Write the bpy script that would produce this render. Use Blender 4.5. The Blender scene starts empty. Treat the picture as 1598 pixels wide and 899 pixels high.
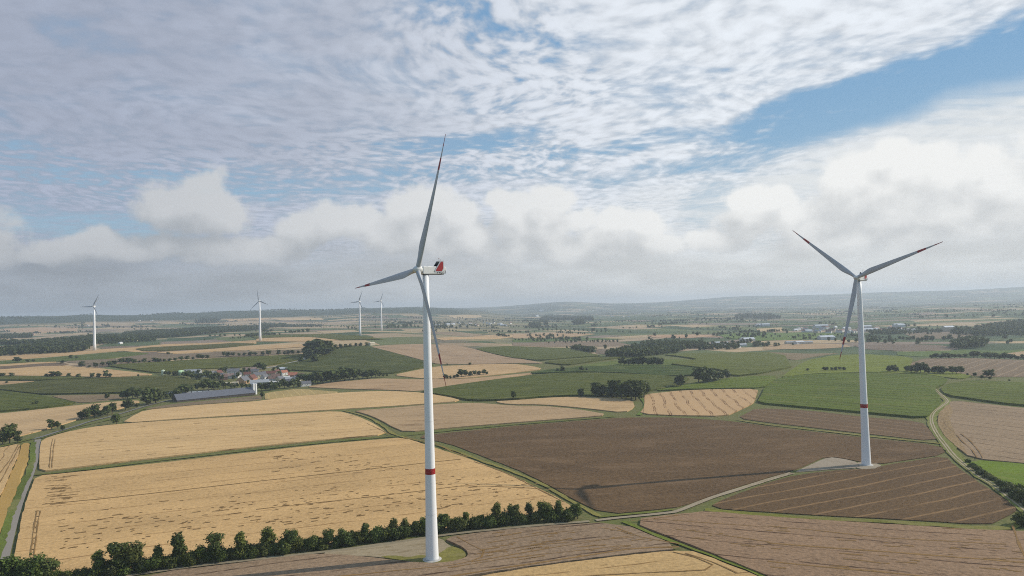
import bpy, math, random
import numpy as np
from mathutils import Vector, Matrix
from mathutils.geometry import delaunay_2d_cdt

random.seed(7)
rng = np.random.default_rng(11)
scene = bpy.context.scene
COL = scene.collection
PI = math.pi
rad = math.radians

# ------------------------------------------------------------------ camera
CAM_H = 138.6
FPX = 1066.0                       # focal length in pixels of a 1598 px wide frame
PITCH = math.atan(28.5 / FPX)
ROLL = 0.0266
_F = np.array([0, math.cos(PITCH), math.sin(PITCH)])
_U0 = np.array([0, -math.sin(PITCH), math.cos(PITCH)])
_X = np.array([1.0, 0, 0])
_R = _X * math.cos(ROLL) - _U0 * math.sin(ROLL)
_U = _X * math.sin(ROLL) + _U0 * math.cos(ROLL)
CAMP = np.array([0, 0, CAM_H])
cd = bpy.data.cameras.new("camera")
cam = bpy.data.objects.new("camera", cd)
COL.objects.link(cam)
cd.sensor_width = 36
cd.lens = 36 * FPX / 1598
cd.clip_start = 1
cd.clip_end = 60000
M = Matrix(((_R[0], _U[0], -_F[0], 0), (_R[1], _U[1], -_F[1], 0), (_R[2], _U[2], -_F[2], CAM_H), (0, 0, 0, 1)))
cam.matrix_world = M
scene.camera = cam

# ------------------------------------------------------------------ light and exposure
SUN_AZ = rad(78.5)                 # clockwise from +Y
SUN_EL = rad(32.5)
SUN_STRENGTH = 5.0
SKY_STRENGTH = 0.10
SKY_K = 1.14
scene.view_settings.view_transform = 'Standard'
scene.view_settings.look = 'None'
scene.view_settings.gamma = 1
scene.view_settings.use_curve_mapping = False
scene.view_settings.exposure = -0.22
sd = bpy.data.lights.new("sun", 'SUN')
sd.energy = SUN_STRENGTH
sd.angle = rad(0.5)
sd.color = (1.0, 0.92, 0.80)
sun = bpy.data.objects.new("sun", sd)
COL.objects.link(sun)
sv = Vector((math.sin(SUN_AZ) * math.cos(SUN_EL), math.cos(SUN_AZ) * math.cos(SUN_EL), math.sin(SUN_EL)))
sun.rotation_euler = sv.to_track_quat('Z', 'Y').to_euler()
sun.location = sv * 1000
scene.cycles.max_bounces = 5
scene.cycles.diffuse_bounces = 2
scene.cycles.glossy_bounces = 2
scene.cycles.transparent_max_bounces = 4
scene.cycles.volume_bounces = 0
scene.cycles.use_denoising = False
scene.cycles.filter_width = 1.05
HAZE_DENSITY = 8.2e-5
HAZE_COLOR = (0.81, 0.91, 1.0)
HAZE_TOP = 300.0
HAZE_ANISO = 0.22


class NT:
    """small helper for node trees: methods return output sockets"""
    def __init__(s, nt):
        s.nt = nt
        s.n = nt.nodes
        s.l = nt.links

    def put(s, sock, v):
        if isinstance(v, (int, float)):
            sock.default_value = v
        elif isinstance(v, (tuple, list)):
            sock.default_value = tuple(v) + ((1,) if len(v) == 3 and len(sock.default_value) == 4 else ())
        else:
            s.l.new(v, sock)

    def m(s, op, a, b=None, c=None, clamp=False):
        x = s.n.new('ShaderNodeMath')
        x.operation = op
        x.use_clamp = clamp
        s.put(x.inputs[0], a)
        if b is not None: s.put(x.inputs[1], b)
        if c is not None: s.put(x.inputs[2], c)
        return x.outputs[0]

    def vm(s, op, a, b=None):
        x = s.n.new('ShaderNodeVectorMath')
        x.operation = op
        s.put(x.inputs[0], a)
        if b is not None: s.put(x.inputs[1], b)
        return x.outputs[0]

    def sep(s, v):
        x = s.n.new('ShaderNodeSeparateXYZ')
        s.l.new(v, x.inputs[0])
        return x.outputs

    def comb(s, a, b, c=0.0):
        x = s.n.new('ShaderNodeCombineXYZ')
        for i, v in enumerate((a, b, c)): s.put(x.inputs[i], v)
        return x.outputs[0]

    def noise(s, v, scale, detail=3, rough=0.5, dist=0.0, color=False):
        x = s.n.new('ShaderNodeTexNoise')
        s.l.new(v, x.inputs['Vector'])
        s.put(x.inputs['Scale'], scale)
        x.inputs['Detail'].default_value = detail
        x.inputs['Roughness'].default_value = rough
        x.inputs['Distortion'].default_value = dist
        return x.outputs['Color' if color else 'Fac']

    def ss(s, v, lo, hi, a=0.0, b=1.0, lin=False):
        x = s.n.new('ShaderNodeMapRange')
        x.interpolation_type = 'LINEAR' if lin else 'SMOOTHSTEP'
        s.put(x.inputs['Value'], v)
        s.put(x.inputs['From Min'], lo)
        s.put(x.inputs['From Max'], hi)
        s.put(x.inputs['To Min'], a)
        s.put(x.inputs['To Max'], b)
        return x.outputs['Result']

    def mix(s, f, a, b, op='MIX'):
        x = s.n.new('ShaderNodeMix')
        x.data_type = 'RGBA'
        x.blend_type = op
        s.put(x.inputs[0], f)
        s.put(x.inputs[6], a)
        s.put(x.inputs[7], b)
        return x.outputs[2]

    def map(s, v, loc=(0, 0, 0), rot=(0, 0, 0), scale=(1, 1, 1)):
        x = s.n.new('ShaderNodeMapping')
        s.l.new(v, x.inputs[0])
        x.inputs[1].default_value = loc
        x.inputs[2].default_value = rot
        x.inputs[3].default_value = scale
        return x.outputs[0]

    def ramp(s, f, stops, const=False):
        x = s.n.new('ShaderNodeValToRGB')
        s.put(x.inputs[0], f)
        cr = x.color_ramp
        cr.interpolation = 'CONSTANT' if const else 'LINEAR'
        while len(cr.elements) < len(stops): cr.elements.new(0.5)
        for e, (p, c) in zip(cr.elements, stops):
            e.position = p
            e.color = tuple(c) + (1,)
        return x.outputs[0]


# ------------------------------------------------------------------ sky
def dirpx(px, py):
    v = _F * FPX + _R * (px - 799) + _U * (449.5 - py)
    v = v / np.linalg.norm(v)
    return math.atan2(v[0], v[1]), math.asin(v[2])


HEAPS = (
    # left heap with its pointed top
    (300, 325, 62, 44), (333, 290, 30, 34), (260, 325, 40, 34), (352, 330, 44, 34), (318, 300, 40, 34),
    (270, 385, 60, 24), (340, 385, 60, 24), (390, 390, 40, 20), (215, 395, 44, 16),
    (175, 372, 30, 18), (140, 385, 40, 18), (95, 392, 46, 16), (190, 384, 24, 18), (60, 398, 30, 10), (0, 395, 26, 24), (-40, 380, 60, 40),
    # middle row
    (470, 362, 50, 28), (520, 348, 48, 26), (560, 352, 46, 28), (600, 368, 50, 30), (430, 385, 50, 22),
    (640, 325, 38, 34), (680, 322, 42, 34), (712, 340, 40, 36), (660, 365, 60, 36), (725, 375, 50, 30),
    (785, 318, 34, 26), (815, 322, 36, 28), (850, 312, 40, 26), (880, 318, 34, 28), (905, 345, 36, 26), (800, 350, 46, 36), (850, 350, 56, 40), (800, 390, 70, 26),
    (960, 352, 44, 22), (1005, 352, 36, 20), (940, 378, 60, 26), (1010, 385, 60, 20), (880, 390, 70, 26),
    # right
    (1165, 315, 36, 18), (1200, 320, 44, 22), (1235, 342, 44, 22), (1275, 362, 50, 22), (1170, 345, 50, 22), (1110, 375, 60, 16),
    (1360, 262, 40, 26), (1395, 240, 36, 24), (1430, 250, 40, 26), (1330, 290, 46, 34), (1380, 290, 70, 44), (1450, 280, 60, 40), (1500, 270, 60, 34), (1560, 290, 70, 40),
    (1610, 300, 80, 50), (1320, 330, 60, 34), (1400, 335, 80, 40), (1490, 335, 80, 36), (1580, 345, 80, 36), (1330, 375, 80, 22), (1440, 380, 90, 20),
    (1700, 280, 90, 70), (1800, 330, 100, 80), (-150, 370, 100, 50), (-280, 340, 90, 60), (1950, 320, 120, 70))


def cloud_group():
    """density of the low heaps in a direction given as (azimuth, elevation)"""
    g = bpy.data.node_groups.new('cloud_heaps', 'ShaderNodeTree')
    g.interface.new_socket('Dir', in_out='INPUT', socket_type='NodeSocketVector')
    g.interface.new_socket('D', in_out='OUTPUT', socket_type='NodeSocketFloat')
    t = NT(g)
    gi = t.n.new('NodeGroupInput').outputs[0]
    go = t.n.new('NodeGroupOutput')
    w1 = t.noise(gi, 8.0, 3, 0.5, color=True)
    w1 = t.vm('SUBTRACT', w1, (0.5, 0.5, 0.5))
    w1 = t.vm('MULTIPLY', w1, (0.060, 0.040, 0.0))
    p = t.vm('ADD', gi, w1)
    D = None
    for (px, py, rx, ry) in HEAPS:
        a, e = dirpx(px, py)
        q = t.vm('MULTIPLY', t.vm('SUBTRACT', p, (a, e, 0.0)), (FPX / (rx * 1.16), FPX / (ry * 1.20), 0.0))
        ln = t.n.new('ShaderNodeVectorMath'); ln.operation = 'LENGTH'
        t.l.new(q, ln.inputs[0])
        q = ln.outputs['Value']
        if D is None: D = q
        else:
            D = t.m('SMOOTH_MIN', D, q, 0.25)
    D = t.m('SUBTRACT', 1.0, D)
    n1 = t.noise(gi, 25.0, 6, 0.60)
    n2 = t.noise(gi, 11.0, 2, 0.5)
    D = t.m('ADD', D, t.m('MULTIPLY', t.m('SUBTRACT', n1, 0.5), 1.25))
    D = t.m('ADD', D, t.m('MULTIPLY', t.m('SUBTRACT', n2, 0.5), 0.7))
    t.l.new(D, go.inputs[0])
    return g


def build_world():
    w = bpy.data.worlds.new("World")
    scene.world = w
    w.use_nodes = True
    t = NT(w.node_tree)
    t.n.clear()
    out = t.n.new('ShaderNodeOutputWorld')
    bg = t.n.new('ShaderNodeBackground')
    bg.inputs[1].default_value = SKY_STRENGTH
    t.l.new(bg.outputs[0], out.inputs[0])
    sky = t.n.new('ShaderNodeTexSky')
    sky.sky_type = 'NISHITA'
    sky.sun_disc = False
    sky.sun_elevation = SUN_EL
    sky.sun_rotation = SUN_AZ
    sky.air_density = 1.0
    sky.dust_density = 0.6
    sky.ozone_density = 1.5
    tc = t.n.new('ShaderNodeTexCoord').outputs['Generated']
    x, y, z = t.sep(tc)
    az = t.m('ARCTAN2', x, y)
    el = t.m('ARCSINE', z)
    zz = t.m('ADD', t.m('MAXIMUM', z, 0.0), 0.05)
    pl = t.comb(t.m('DIVIDE', x, zz), t.m('DIVIDE', y, zz), 0.0)     # direction dropped on a high flat layer
    ae = t.comb(az, el, 0.0)
    bright = t.ss(az, -0.66, 0.36)             # clouds are brighter towards the sun
    K = SKY_K / SKY_STRENGTH

    def col(c, k=1.0):
        return tuple(v * K * k for v in c)

    def scale(v, k):
        o = t.vm('SCALE', v)
        t.put(o.node.inputs['Scale'], k)
        return o

    # fine rippled layer (altocumulus) on a plane high above
    wp = scale(t.noise(pl, 0.8, 2, color=True), 0.7)
    plw = t.vm('ADD', pl, wp)
    rip = t.noise(t.map(plw, rot=(0, 0, rad(-24)), scale=(1.0, 0.80, 1.0)), 13.0, 3, 0.5)
    rip2 = t.noise(t.map(plw, rot=(0, 0, rad(35)), scale=(1, 0.6, 1)), 2.6, 4, 0.55)
    wisp = t.noise(t.map(plw, rot=(0, 0, rad(62)), scale=(0.35, 1.6, 1)), 3.2, 5, 0.62)
    wv = t.noise(ae, 6.0, 4, 0.6, color=True)
    aew = t.vm('ADD', ae, t.vm('MULTIPLY', t.vm('SUBTRACT', wv, (0.5, 0.5, 0.5)), (0.16, 0.055, 0.0)))

    def zone(px, py, rx, ry, rot, lo=-0.2, hi=0.6):
        a, e = dirpx(px, py)
        q = t.vm('SUBTRACT', aew, (a, e, 0.0))
        q = t.map(q, rot=(0, 0, -rad(rot)))
        q = t.vm('MULTIPLY', q, (FPX / rx, FPX / ry, 0.0))
        ln = t.n.new('ShaderNodeVectorMath'); ln.operation = 'LENGTH'
        t.l.new(q, ln.inputs[0])
        return t.ss(t.m('SUBTRACT', 1.0, ln.outputs['Value']), lo, hi)

    def zones(lst):
        g = None
        for (px, py, rx, ry, rot, amt) in lst:
            q = t.m('MULTIPLY', zone(px, py, rx, ry, rot), amt)
            g = q if g is None else t.m('MAXIMUM', g, q)
        return g
    gaps = zones(((1500, 120, 300, 44, 12, 1.25), (1290, 158, 180, 26, 12, 0.95), (1680, 62, 260, 60, 12, 1.3), (720, 222, 170, 20, 6, 0.75), (1000, 222, 220, 16, 6, 0.50),
                  (60, 350, 200, 30, 2, 0.50), (250, 285, 300, 20, -3, 0.42), (125, 50, 80, 26, 0, 0.55), (1120, 255, 260, 18, 5, 0.40), (560, 285, 320, 24, 3, 0.42),
                  (740, 50, 150, 46, -30, 0.26), (30, 235, 120, 16, 0, 0.3), (1100, 320, 60, 40, 20, 0.42)))
    cov = t.m('SUBTRACT', 0.86, gaps)
    mott = zones(((780, 80, 190, 110, -20, 1.0), (640, 250, 420, 50, 0, 0.85), (200, 270, 330, 45, 0, 0.7)))
    tex = t.m('MULTIPLY', t.m('SUBTRACT', rip, 0.5), t.m('ADD', 1.0, t.m('MULTIPLY', mott, 1.8)))
    tex = t.m('ADD', tex, t.m('MULTIPLY', t.m('SUBTRACT', rip2, 0.5), 0.95))
    tex = t.m('ADD', tex, t.m('MULTIPLY', t.m('SUBTRACT', wisp, 0.5), 1.1))
    den = t.m('ADD', cov, tex)
    layer = t.ss(den, -0.04, 0.98)
    front = t.m('MULTIPLY', t.ss(t.m('ABSOLUTE', az), 1.7, 1.0), t.ss(el, 1.0, 0.62))      # the cloud field lies ahead; behind and overhead the sky is clear
    layer = t.m('MULTIPLY', layer, t.m('MAXIMUM', front, 0.12))
    lcol = t.mix(bright, col((0.375, 0.425, 0.54)), col((0.74, 0.785, 0.84)))
    lcol = scale(lcol, t.ss(t.m('ADD', t.m('MULTIPLY', den, 0.5), t.m('MULTIPLY', rip, 0.8)), 0.45, 1.15, 0.86, 1.16))
    base = t.mix(0.88, sky.outputs[0], t.mix(t.ss(el, 0.03, 0.40), col((0.36, 0.54, 0.68)), col((0.185, 0.385, 0.635))))
    c = t.mix(layer, base, lcol)
    veil = t.m('MULTIPLY', t.ss(az, 0.10, -0.40), t.ss(el, 0.12, 0.26))
    veil = t.m('MULTIPLY', veil, t.ss(rip2, 0.30, 0.60, 0.30, 0.95))
    c = t.mix(t.m('MULTIPLY', veil, 0.65), c, col((0.355, 0.395, 0.49)))
    # smooth white sheet under the blue wedge on the right
    sheet = zones(((1480, 235, 520, 62, 10, 0.9), (1180, 300, 300, 40, 5, 0.5)))
    c = t.mix(t.m('MULTIPLY', sheet, t.ss(wisp, 0.3, 0.6, 0.55, 1.0)), c, col((0.78, 0.81, 0.82)))
    # grey air of distant cloud bases
    haz = t.mix(bright, col((0.33, 0.365, 0.41)), col((0.67, 0.69, 0.69)))
    hn = t.noise(t.map(ae, scale=(1, 3.4, 1)), 7.0, 5, 0.55)
    haz = scale(haz, t.ss(hn, 0.35, 0.68, 0.93, 1.14))
    c = t.mix(t.ss(t.m('ADD', el, t.m('MULTIPLY', t.m('SUBTRACT', hn, 0.5), 0.06)), 0.125, 0.045, 0.0, 0.96), c, haz)
    # low cumulus heaps, lit from the right
    g = cloud_group()

    def dens(v):
        n = t.n.new('ShaderNodeGroup'); n.node_tree = g
        t.l.new(v, n.inputs[0])
        return n.outputs[0]
    D0 = dens(ae)
    D1 = dens(t.vm('ADD', ae, (0.016, 0.034, 0.0)))
    alpha = t.m('MULTIPLY', t.ss(D0, 0.0, 0.42), t.ss(el, 0.035, 0.085, 0.0, 0.93))
    rel = t.ss(t.m('SUBTRACT', D0, D1), -0.75, 0.85)
    thick = t.ss(D0, 0.3, 1.5, 0.04, -0.08)
    lit = t.m('ADD', t.m('ADD', rel, thick), t.ss(el, 0.055, 0.15, -0.22, 0.17), clamp=True)
    dark = t.mix(bright, col((0.37, 0.40, 0.435)), col((0.62, 0.64, 0.65)))
    lite = t.mix(bright, col((0.57, 0.59, 0.615)), col((0.93, 0.935, 0.92)))
    c = t.mix(alpha, c, t.mix(lit, dark, lite))
    t.l.new(c, bg.inputs[0])
    w.cycles.sampling_method = 'MANUAL'
    w.cycles.sample_map_resolution = 512


build_world()


# ------------------------------------------------------------------ terrain
def sst(x, a, b):
    t = np.clip((x - a) / (b - a), 0, 1)
    return t * t * (3 - 2 * t)


def H(x, y):
    x = np.asarray(x, float)
    y = np.asarray(y, float)
    r = np.hypot(x, y)
    az = np.arctan2(x, y)
    z = 45 * sst(r, 1100, 2600) * sst(-az, -0.12, 0.23)
    z = z + 118 * sst(r, 5400, 9200) * sst(-az, -0.02, 0.12) * (1 + 0.05 * np.sin(az * 31 + 1) + 0.03 * np.sin(az * 77))
    z = z + (168 + 22 * np.sin(az * 9 + 0.3) + 9 * np.sin(az * 29)) * 1.22 * sst(r, 12500, 18000) * sst(az, 0.16, 0.34)
    z = z + 85 * sst(r, 10500, 12500) * np.exp(-((az - 0.075) / 0.055) ** 2)
    z = z + 128 * sst(r, 11000, 16500)* (1 - sst(az, 0.16, 0.3)) * (1 - sst(-az, -0.02, 0.1))
    z = z + 26 * sst(r, 3300, 5600) * sst(az, 0.42, 0.66)
    z = z + 45 * sst(r, 15500, 18500) * sst(az, 0.16, 0.34)
    g = lambda cx, cy, s, a: a * np.exp(-((x - cx) ** 2 + (y - cy) ** 2) / (2 * s * s))
    z = z + g(-480, 1850, 240, 11) + g(430, 1500, 200, 8) + g(-150, 2150, 260, 7) + g(80, 1560, 180, 5) + g(800, 1250, 220, 6)
    am = sst(r, 450, 1500)
    z = z + am * (2.6 * np.sin(x / 210 + 0.6) * np.cos(y / 260) + 1.6 * np.sin(x / 90 + y / 140))
    z = z + sst(r, 3500, 6000) * (5 * np.sin(x / 520 + 1.3) * np.sin(y / 640) + 3 * np.sin(x / 230 - y / 300))
    return z


_T = 120 * np.power(22000 / 120, np.linspace(0, 1, 900))


def at(px, py, dz=0.0):
    """the point of the terrain seen at a pixel of the 1598 x 899 photograph"""
    d = _F * FPX + _R * (px - 799) + _U * (449.5 - py)
    d = d / math.hypot(d[0], d[1])
    P = CAMP[None, :] + _T[:, None] * d[None, :]
    gap = P[:, 2] - H(P[:, 0], P[:, 1]) - dz
    k = np.argmax(gap < 0)
    if gap[k] >= 0:
        k = len(_T) - 1
    if k == 0:
        t = _T[0]
        return CAMP + d * t
    a, b = _T[k - 1], _T[k]
    for _ in range(16):
        m_ = 0.5 * (a + b)
        p = CAMP + d * m_
        if p[2] - float(H(p[0], p[1])) - dz < 0: b = m_
        else: a = m_
    return CAMP + d * (0.5 * (a + b))


def ats(pts):
    return [at(*p)[:2] for p in pts]


# ------------------------------------------------------------------ object helpers
def props(o, label=None, cat=None, group=None, kind=None):
    if label: o['label'] = label
    if cat: o['category'] = cat
    if group: o['group'] = group
    if kind: o['kind'] = kind
    return o


def mesh_obj(name, verts, faces, mats, parent=None, smooth=False, mi=None, loc=None, uv=None):
    me = bpy.data.meshes.new(name)
    me.from_pydata([tuple(v) for v in verts], [], [tuple(f) for f in faces])
    for m_ in (mats if isinstance(mats, (list, tuple)) else [mats]): me.materials.append(m_)
    if mi is not None: me.polygons.foreach_set('material_index', mi)
    if smooth: me.polygons.foreach_set('use_smooth', [True] * len(me.polygons))
    if uv is not None:
        l = me.uv_layers.new(name='UVMap')
        idx = np.zeros(len(me.loops), dtype=np.int32)
        me.loops.foreach_get('vertex_index', idx)
        l.data.foreach_set('uv', np.asarray(uv, dtype=np.float32)[idx].ravel())
    me.update()
    o = bpy.data.objects.new(name, me)
    COL.objects.link(o)
    if loc is not None: o.location = loc
    if parent is not None: o.parent = parent
    return o


def empty(name, loc, rz=0.0):
    o = bpy.data.objects.new(name, None)
    o.empty_display_size = 1
    o.location = loc
    o.rotation_euler = (0, 0, rz)
    COL.objects.link(o)
    return o


class MB:
    def __init__(s):
        s.v = []; s.f = []; s.mi = []

    def box(s, x0, x1, y0, y1, z0, z1, m=0, top=1.0):
        n = len(s.v)
        cx, cy = (x0 + x1) / 2, (y0 + y1) / 2
        for (zz, k) in ((z0, 1.0), (z1, top)):
            for (x, y) in ((x0, y0), (x1, y0), (x1, y1), (x0, y1)):
                s.v.append((cx + (x - cx) * k, cy + (y - cy) * k, zz))
        for f in ((0, 3, 2, 1), (4, 5, 6, 7), (0, 1, 5, 4), (1, 2, 6, 5), (2, 3, 7, 6), (3, 0, 4, 7)):
            s.f.append(tuple(n + i for i in f)); s.mi.append(m)
        return s

    def prism(s, poly, y0, y1, m=0):
        """poly in (x, z), extruded along y"""
        n = len(s.v); k = len(poly)
        for y in (y0, y1):
            for (x, z) in poly: s.v.append((x, y, z))
        s.f.append(tuple(n + i for i in range(k))); s.mi.append(m)
        s.f.append(tuple(n + k + i for i in reversed(range(k)))); s.mi.append(m)
        for i in range(k):
            j = (i + 1) % k
            s.f.append((n + i, n + k + i, n + k + j, n + j)); s.mi.append(m)
        return s

    def rings(s, rs, seg=32, m=0, cap=True):
        """rs: list of (centre xyz, radius) or (centre, radius, material); rings are horizontal"""
        n = len(s.v)
        for r_ in rs:
            c, r = r_[0], r_[1]
            for i in range(seg):
                a = 2 * PI * i / seg
                s.v.append((c[0] + r * math.cos(a), c[1] + r * math.sin(a), c[2]))
        for k in range(len(rs) - 1):
            mm = rs[k][2] if len(rs[k]) > 2 else m
            for i in range(seg):
                j = (i + 1) % seg
                s.f.append((n + k * seg + i, n + k * seg + j, n + (k + 1) * seg + j, n + (k + 1) * seg + i)); s.mi.append(mm)
        if cap:
            s.f.append(tuple(n + i for i in reversed(range(seg)))); s.mi.append(m)
            s.f.append(tuple(n + (len(rs) - 1) * seg + i for i in range(seg))); s.mi.append(m)
        return s

    def tube(s, p, q, r0, r1, seg=6, m=0):
        p = Vector(p); q = Vector(q)
        d = (q - p).normalized()
        a = d.orthogonal().normalized(); b = d.cross(a)
        n = len(s.v)
        for (c, r) in ((p, r0), (q, r1)):
            for i in range(seg):
                t = 2 * PI * i / seg
                s.v.append(tuple(c + a * (r * math.cos(t)) + b * (r * math.sin(t))))
        for i in range(seg):
            j = (i + 1) % seg
            s.f.append((n + i, n + j, n + seg + j, n + seg + i)); s.mi.append(m)
        s.f.append(tuple(n + i for i in reversed(range(seg)))); s.mi.append(m)
        s.f.append(tuple(n + seg + i for i in range(seg))); s.mi.append(m)
        return s

    def build(s, name, mats, parent=None, smooth=False, loc=None):
        return mesh_obj(name, s.v, s.f, mats, parent, smooth, s.mi, loc)


# ------------------------------------------------------------------ materials
def new_mat(name):
    m_ = bpy.data.materials.new(name)
    m_.use_nodes = True
    t = NT(m_.node_tree)
    t.n.clear()
    o = t.n.new('ShaderNodeOutputMaterial')
    p = t.n.new('ShaderNodeBsdfPrincipled')
    t.l.new(p.outputs[0], o.inputs[0])
    return m_, t, p, o


def plain(name, c, rough=0.6, var=0.08, scale=0.5, spec=0.3, streak=False):
    m_, t, p, o = new_mat(name)
    tc = t.n.new('ShaderNodeTexCoord').outputs['Object']
    v = t.map(tc, scale=(1, 1, 0.12)) if streak else tc
    n = t.noise(v, scale, 4, 0.6)
    k = t.ss(n, 0.3, 0.7, 1 - var, 1 + var, lin=True)
    cc = t.vm('SCALE', t.comb(*c)); t.l.new(k, cc.node.inputs['Scale'])
    t.l.new(cc, p.inputs['Base Color'])
    p.inputs['Roughness'].default_value = rough
    p.inputs['Specular IOR Level'].default_value = spec
    return m_


def leaf_mat(name, c1, c2, trans=0.25):
    m_, t, p, o = new_mat(name)
    oi = t.n.new('ShaderNodeObjectInfo')
    geo = t.n.new('ShaderNodeNewGeometry')
    pos = t.n.new('ShaderNodeTexCoord').outputs['Object']
    n = t.noise(pos, 7.0, 2)
    c = t.mix(t.ss(n, 0.3, 0.7), c1, c2)
    c = t.mix(t.m('MULTIPLY', geo.outputs['Random Per Island'], 0.35), c, tuple(v * 1.9 for v in c2))
    c = t.mix(t.m('MULTIPLY', oi.outputs['Random'], 0.45), c, (0.075, 0.085, 0.028))
    c = t.mix(1.0, c, oi.outputs['Color'], 'MULTIPLY')
    t.l.new(c, p.inputs['Base Color'])
    p.inputs['Roughness'].default_value = 0.6
    p.inputs['Specular IOR Level'].default_value = 0.2
    tr = t.n.new('ShaderNodeBsdfTranslucent')
    t.l.new(c, tr.inputs[0])
    mx = t.n.new('ShaderNodeMixShader')
    mx.inputs[0].default_value = trans
    t.l.new(p.outputs[0], mx.inputs[1]); t.l.new(tr.outputs[0], mx.inputs[2])
    t.l.new(mx.outputs[0], o.inputs[0])
    return m_


def field_mat(name, grain=0.16, gscale=1.1, mid=0.12, lines=0.0, spacing=24.0, lw=0.08, streak=0.0, skind=(0.012, 0.16), sth=(0.60, 0.72),
              bump=0.3, warm=None, band=0.0, bandsp=40.0, dark=(0.35, 0.27, 0.2), pairs=False):
    """crop or soil; u runs along the drilled rows and v across them, both in metres; the tint is the object's colour"""
    m_, t, p, o = new_mat(name)
    uv = t.n.new('ShaderNodeUVMap').outputs[0]
    col = t.n.new('ShaderNodeObjectInfo').outputs['Color']
    rnd = t.n.new('ShaderNodeObjectInfo').outputs['Random']
    off = t.comb(t.m('MULTIPLY', rnd, 900.0), t.m('MULTIPLY', rnd, 700.0), 0.0)
    uv = t.vm('ADD', uv, off)
    u, v, _ = t.sep(uv)
    wob = t.m('MULTIPLY', t.m('SUBTRACT', t.noise(t.map(uv, scale=(0.012, 0.012, 1)), 1.0, 2), 0.5), 14.0)
    vw = t.m('ADD', v, wob)
    g = t.noise(uv, gscale, 3, 0.65)
    g2 = t.noise(t.map(uv, scale=(0.35, 1.4, 1)), 0.55, 3, 0.6)
    md = t.noise(t.map(uv, scale=(0.010, 0.022, 1)), 1.0, 4, 0.55)
    k = t.m('ADD', t.m('MULTIPLY', t.m('SUBTRACT', g, 0.5), grain * 3.2), 1.0)
    k = t.m('ADD', k, t.m('MULTIPLY', t.m('SUBTRACT', g2, 0.5), grain * 2.4))
    k = t.m('ADD', k, t.m('MULTIPLY', t.m('SUBTRACT', md, 0.5), mid * 3.4))
    if band:
        bw = t.m('ADD', v, t.m('MULTIPLY', wob, 0.6))
        bq = t.m('FRACT', t.m('DIVIDE', bw, bandsp))
        bb = t.ss(t.m('ABSOLUTE', t.m('SUBTRACT', bq, 0.5)), 0.09, 0.03)
        bn = t.ss(t.noise(t.map(uv, scale=(0.02, 0.08, 1)), 1.0, 3), 0.28, 0.52)
        k = t.m('ADD', k, t.m('MULTIPLY', t.m('MULTIPLY', bb, bn), band))
    c = t.vm('SCALE', col); t.l.new(k, c.node.inputs['Scale'])
    if warm:
        c = t.mix(t.ss(t.noise(t.map(uv, scale=(0.018, 0.05, 1)), 1.0, 4, 0.6), 0.5, 0.72, 0, 0.6), c, warm)
    dk = None
    if lines:
        q = t.m('FRACT', t.m('DIVIDE', vw, spacing))
        d_ = t.m('ABSOLUTE', t.m('SUBTRACT', q, 0.5))
        if pairs:
            d_ = t.m('ABSOLUTE', t.m('SUBTRACT', d_, 1.1 / spacing))
        l_ = t.ss(d_, lw * 0.5, lw * 0.2)
        ln = t.ss(t.noise(t.map(uv, scale=(0.035, 0.1, 1)), 1.0, 4, 0.7), 0.36, 0.60)
        dk = t.m('MULTIPLY', t.m('MULTIPLY', l_, ln), lines)
    if streak:
        s1 = t.noise(t.map(uv, scale=(skind[0], skind[1], 1)), 1.0, 5, 0.72, 0.4)
        s2 = t.ss(t.noise(t.map(uv, scale=(0.008, 0.014, 1)), 1.0, 2), 0.40, 0.62)
        s_ = t.m('MULTIPLY', t.m('MULTIPLY', t.ss(s1, sth[0], sth[1]), s2), streak)
        dk = s_ if dk is None else t.m('MAXIMUM', dk, s_)
    if dk is not None:
        dkc = t.mix(1.0, c, dark, 'MULTIPLY')
        c = t.mix(dk, c, dkc)
    t.l.new(c, p.inputs['Base Color'])
    p.inputs['Roughness'].default_value = 0.9
    p.inputs['Specular IOR Level'].default_value = 0.1
    if bump:
        b = t.n.new('ShaderNodeBump')
        b.inputs['Strength'].default_value = bump
        b.inputs['Distance'].default_value = 0.6
        hgt = t.m('ADD', g, t.m('MULTIPLY', g2, 0.6))
        if dk is not None: hgt = t.m('SUBTRACT', hgt, dk)
        t.l.new(hgt, b.inputs['Height'])
        t.l.new(b.outputs[0], p.inputs['Normal'])
    return m_


MAT = {}
MAT['wheat'] = field_mat('ripe_wheat', 0.26, 0.40, 0.22, lines=0.8, spacing=26, lw=0.07, streak=0.8, skind=(0.16, 0.34), sth=(0.57, 0.65), dark=(0.42, 0.34, 0.26), bump=0.5)
MAT['wheat_rows'] = field_mat('wheat_rows', 0.22, 0.36, 0.16, lines=0.8, spacing=17, lw=0.12, streak=0.8, skind=(0.035, 0.2), sth=(0.58, 0.66), dark=(0.50, 0.41, 0.33), bump=0.4)
MAT['wheat_far'] = field_mat('wheat_far', 0.22, 0.20, 0.16, lines=0.6, spacing=36, lw=0.10, streak=0.8, skind=(0.014, 0.06), sth=(0.53, 0.62), dark=(0.6, 0.55, 0.5))
MAT['tram'] = field_mat('wheat_tramlines', 0.10, 0.3, 0.08, lines=1.0, spacing=16, lw=0.13, pairs=True, dark=(0.38, 0.31, 0.26))
MAT['mauve'] = field_mat('lodged_rye', 0.38, 0.40, 0.15, lines=1.0, spacing=23, lw=0.095, streak=0.6, skind=(0.09, 0.30), sth=(0.56, 0.68), dark=(0.28, 0.23, 0.20), bump=0.6)
MAT['soil'] = field_mat('tilled_soil', 0.50, 0.34, 0.22, warm=(0.19, 0.118, 0.062), lines=0.5, spacing=46, lw=0.05, dark=(0.65, 0.6, 0.56), bump=0.6)
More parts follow.
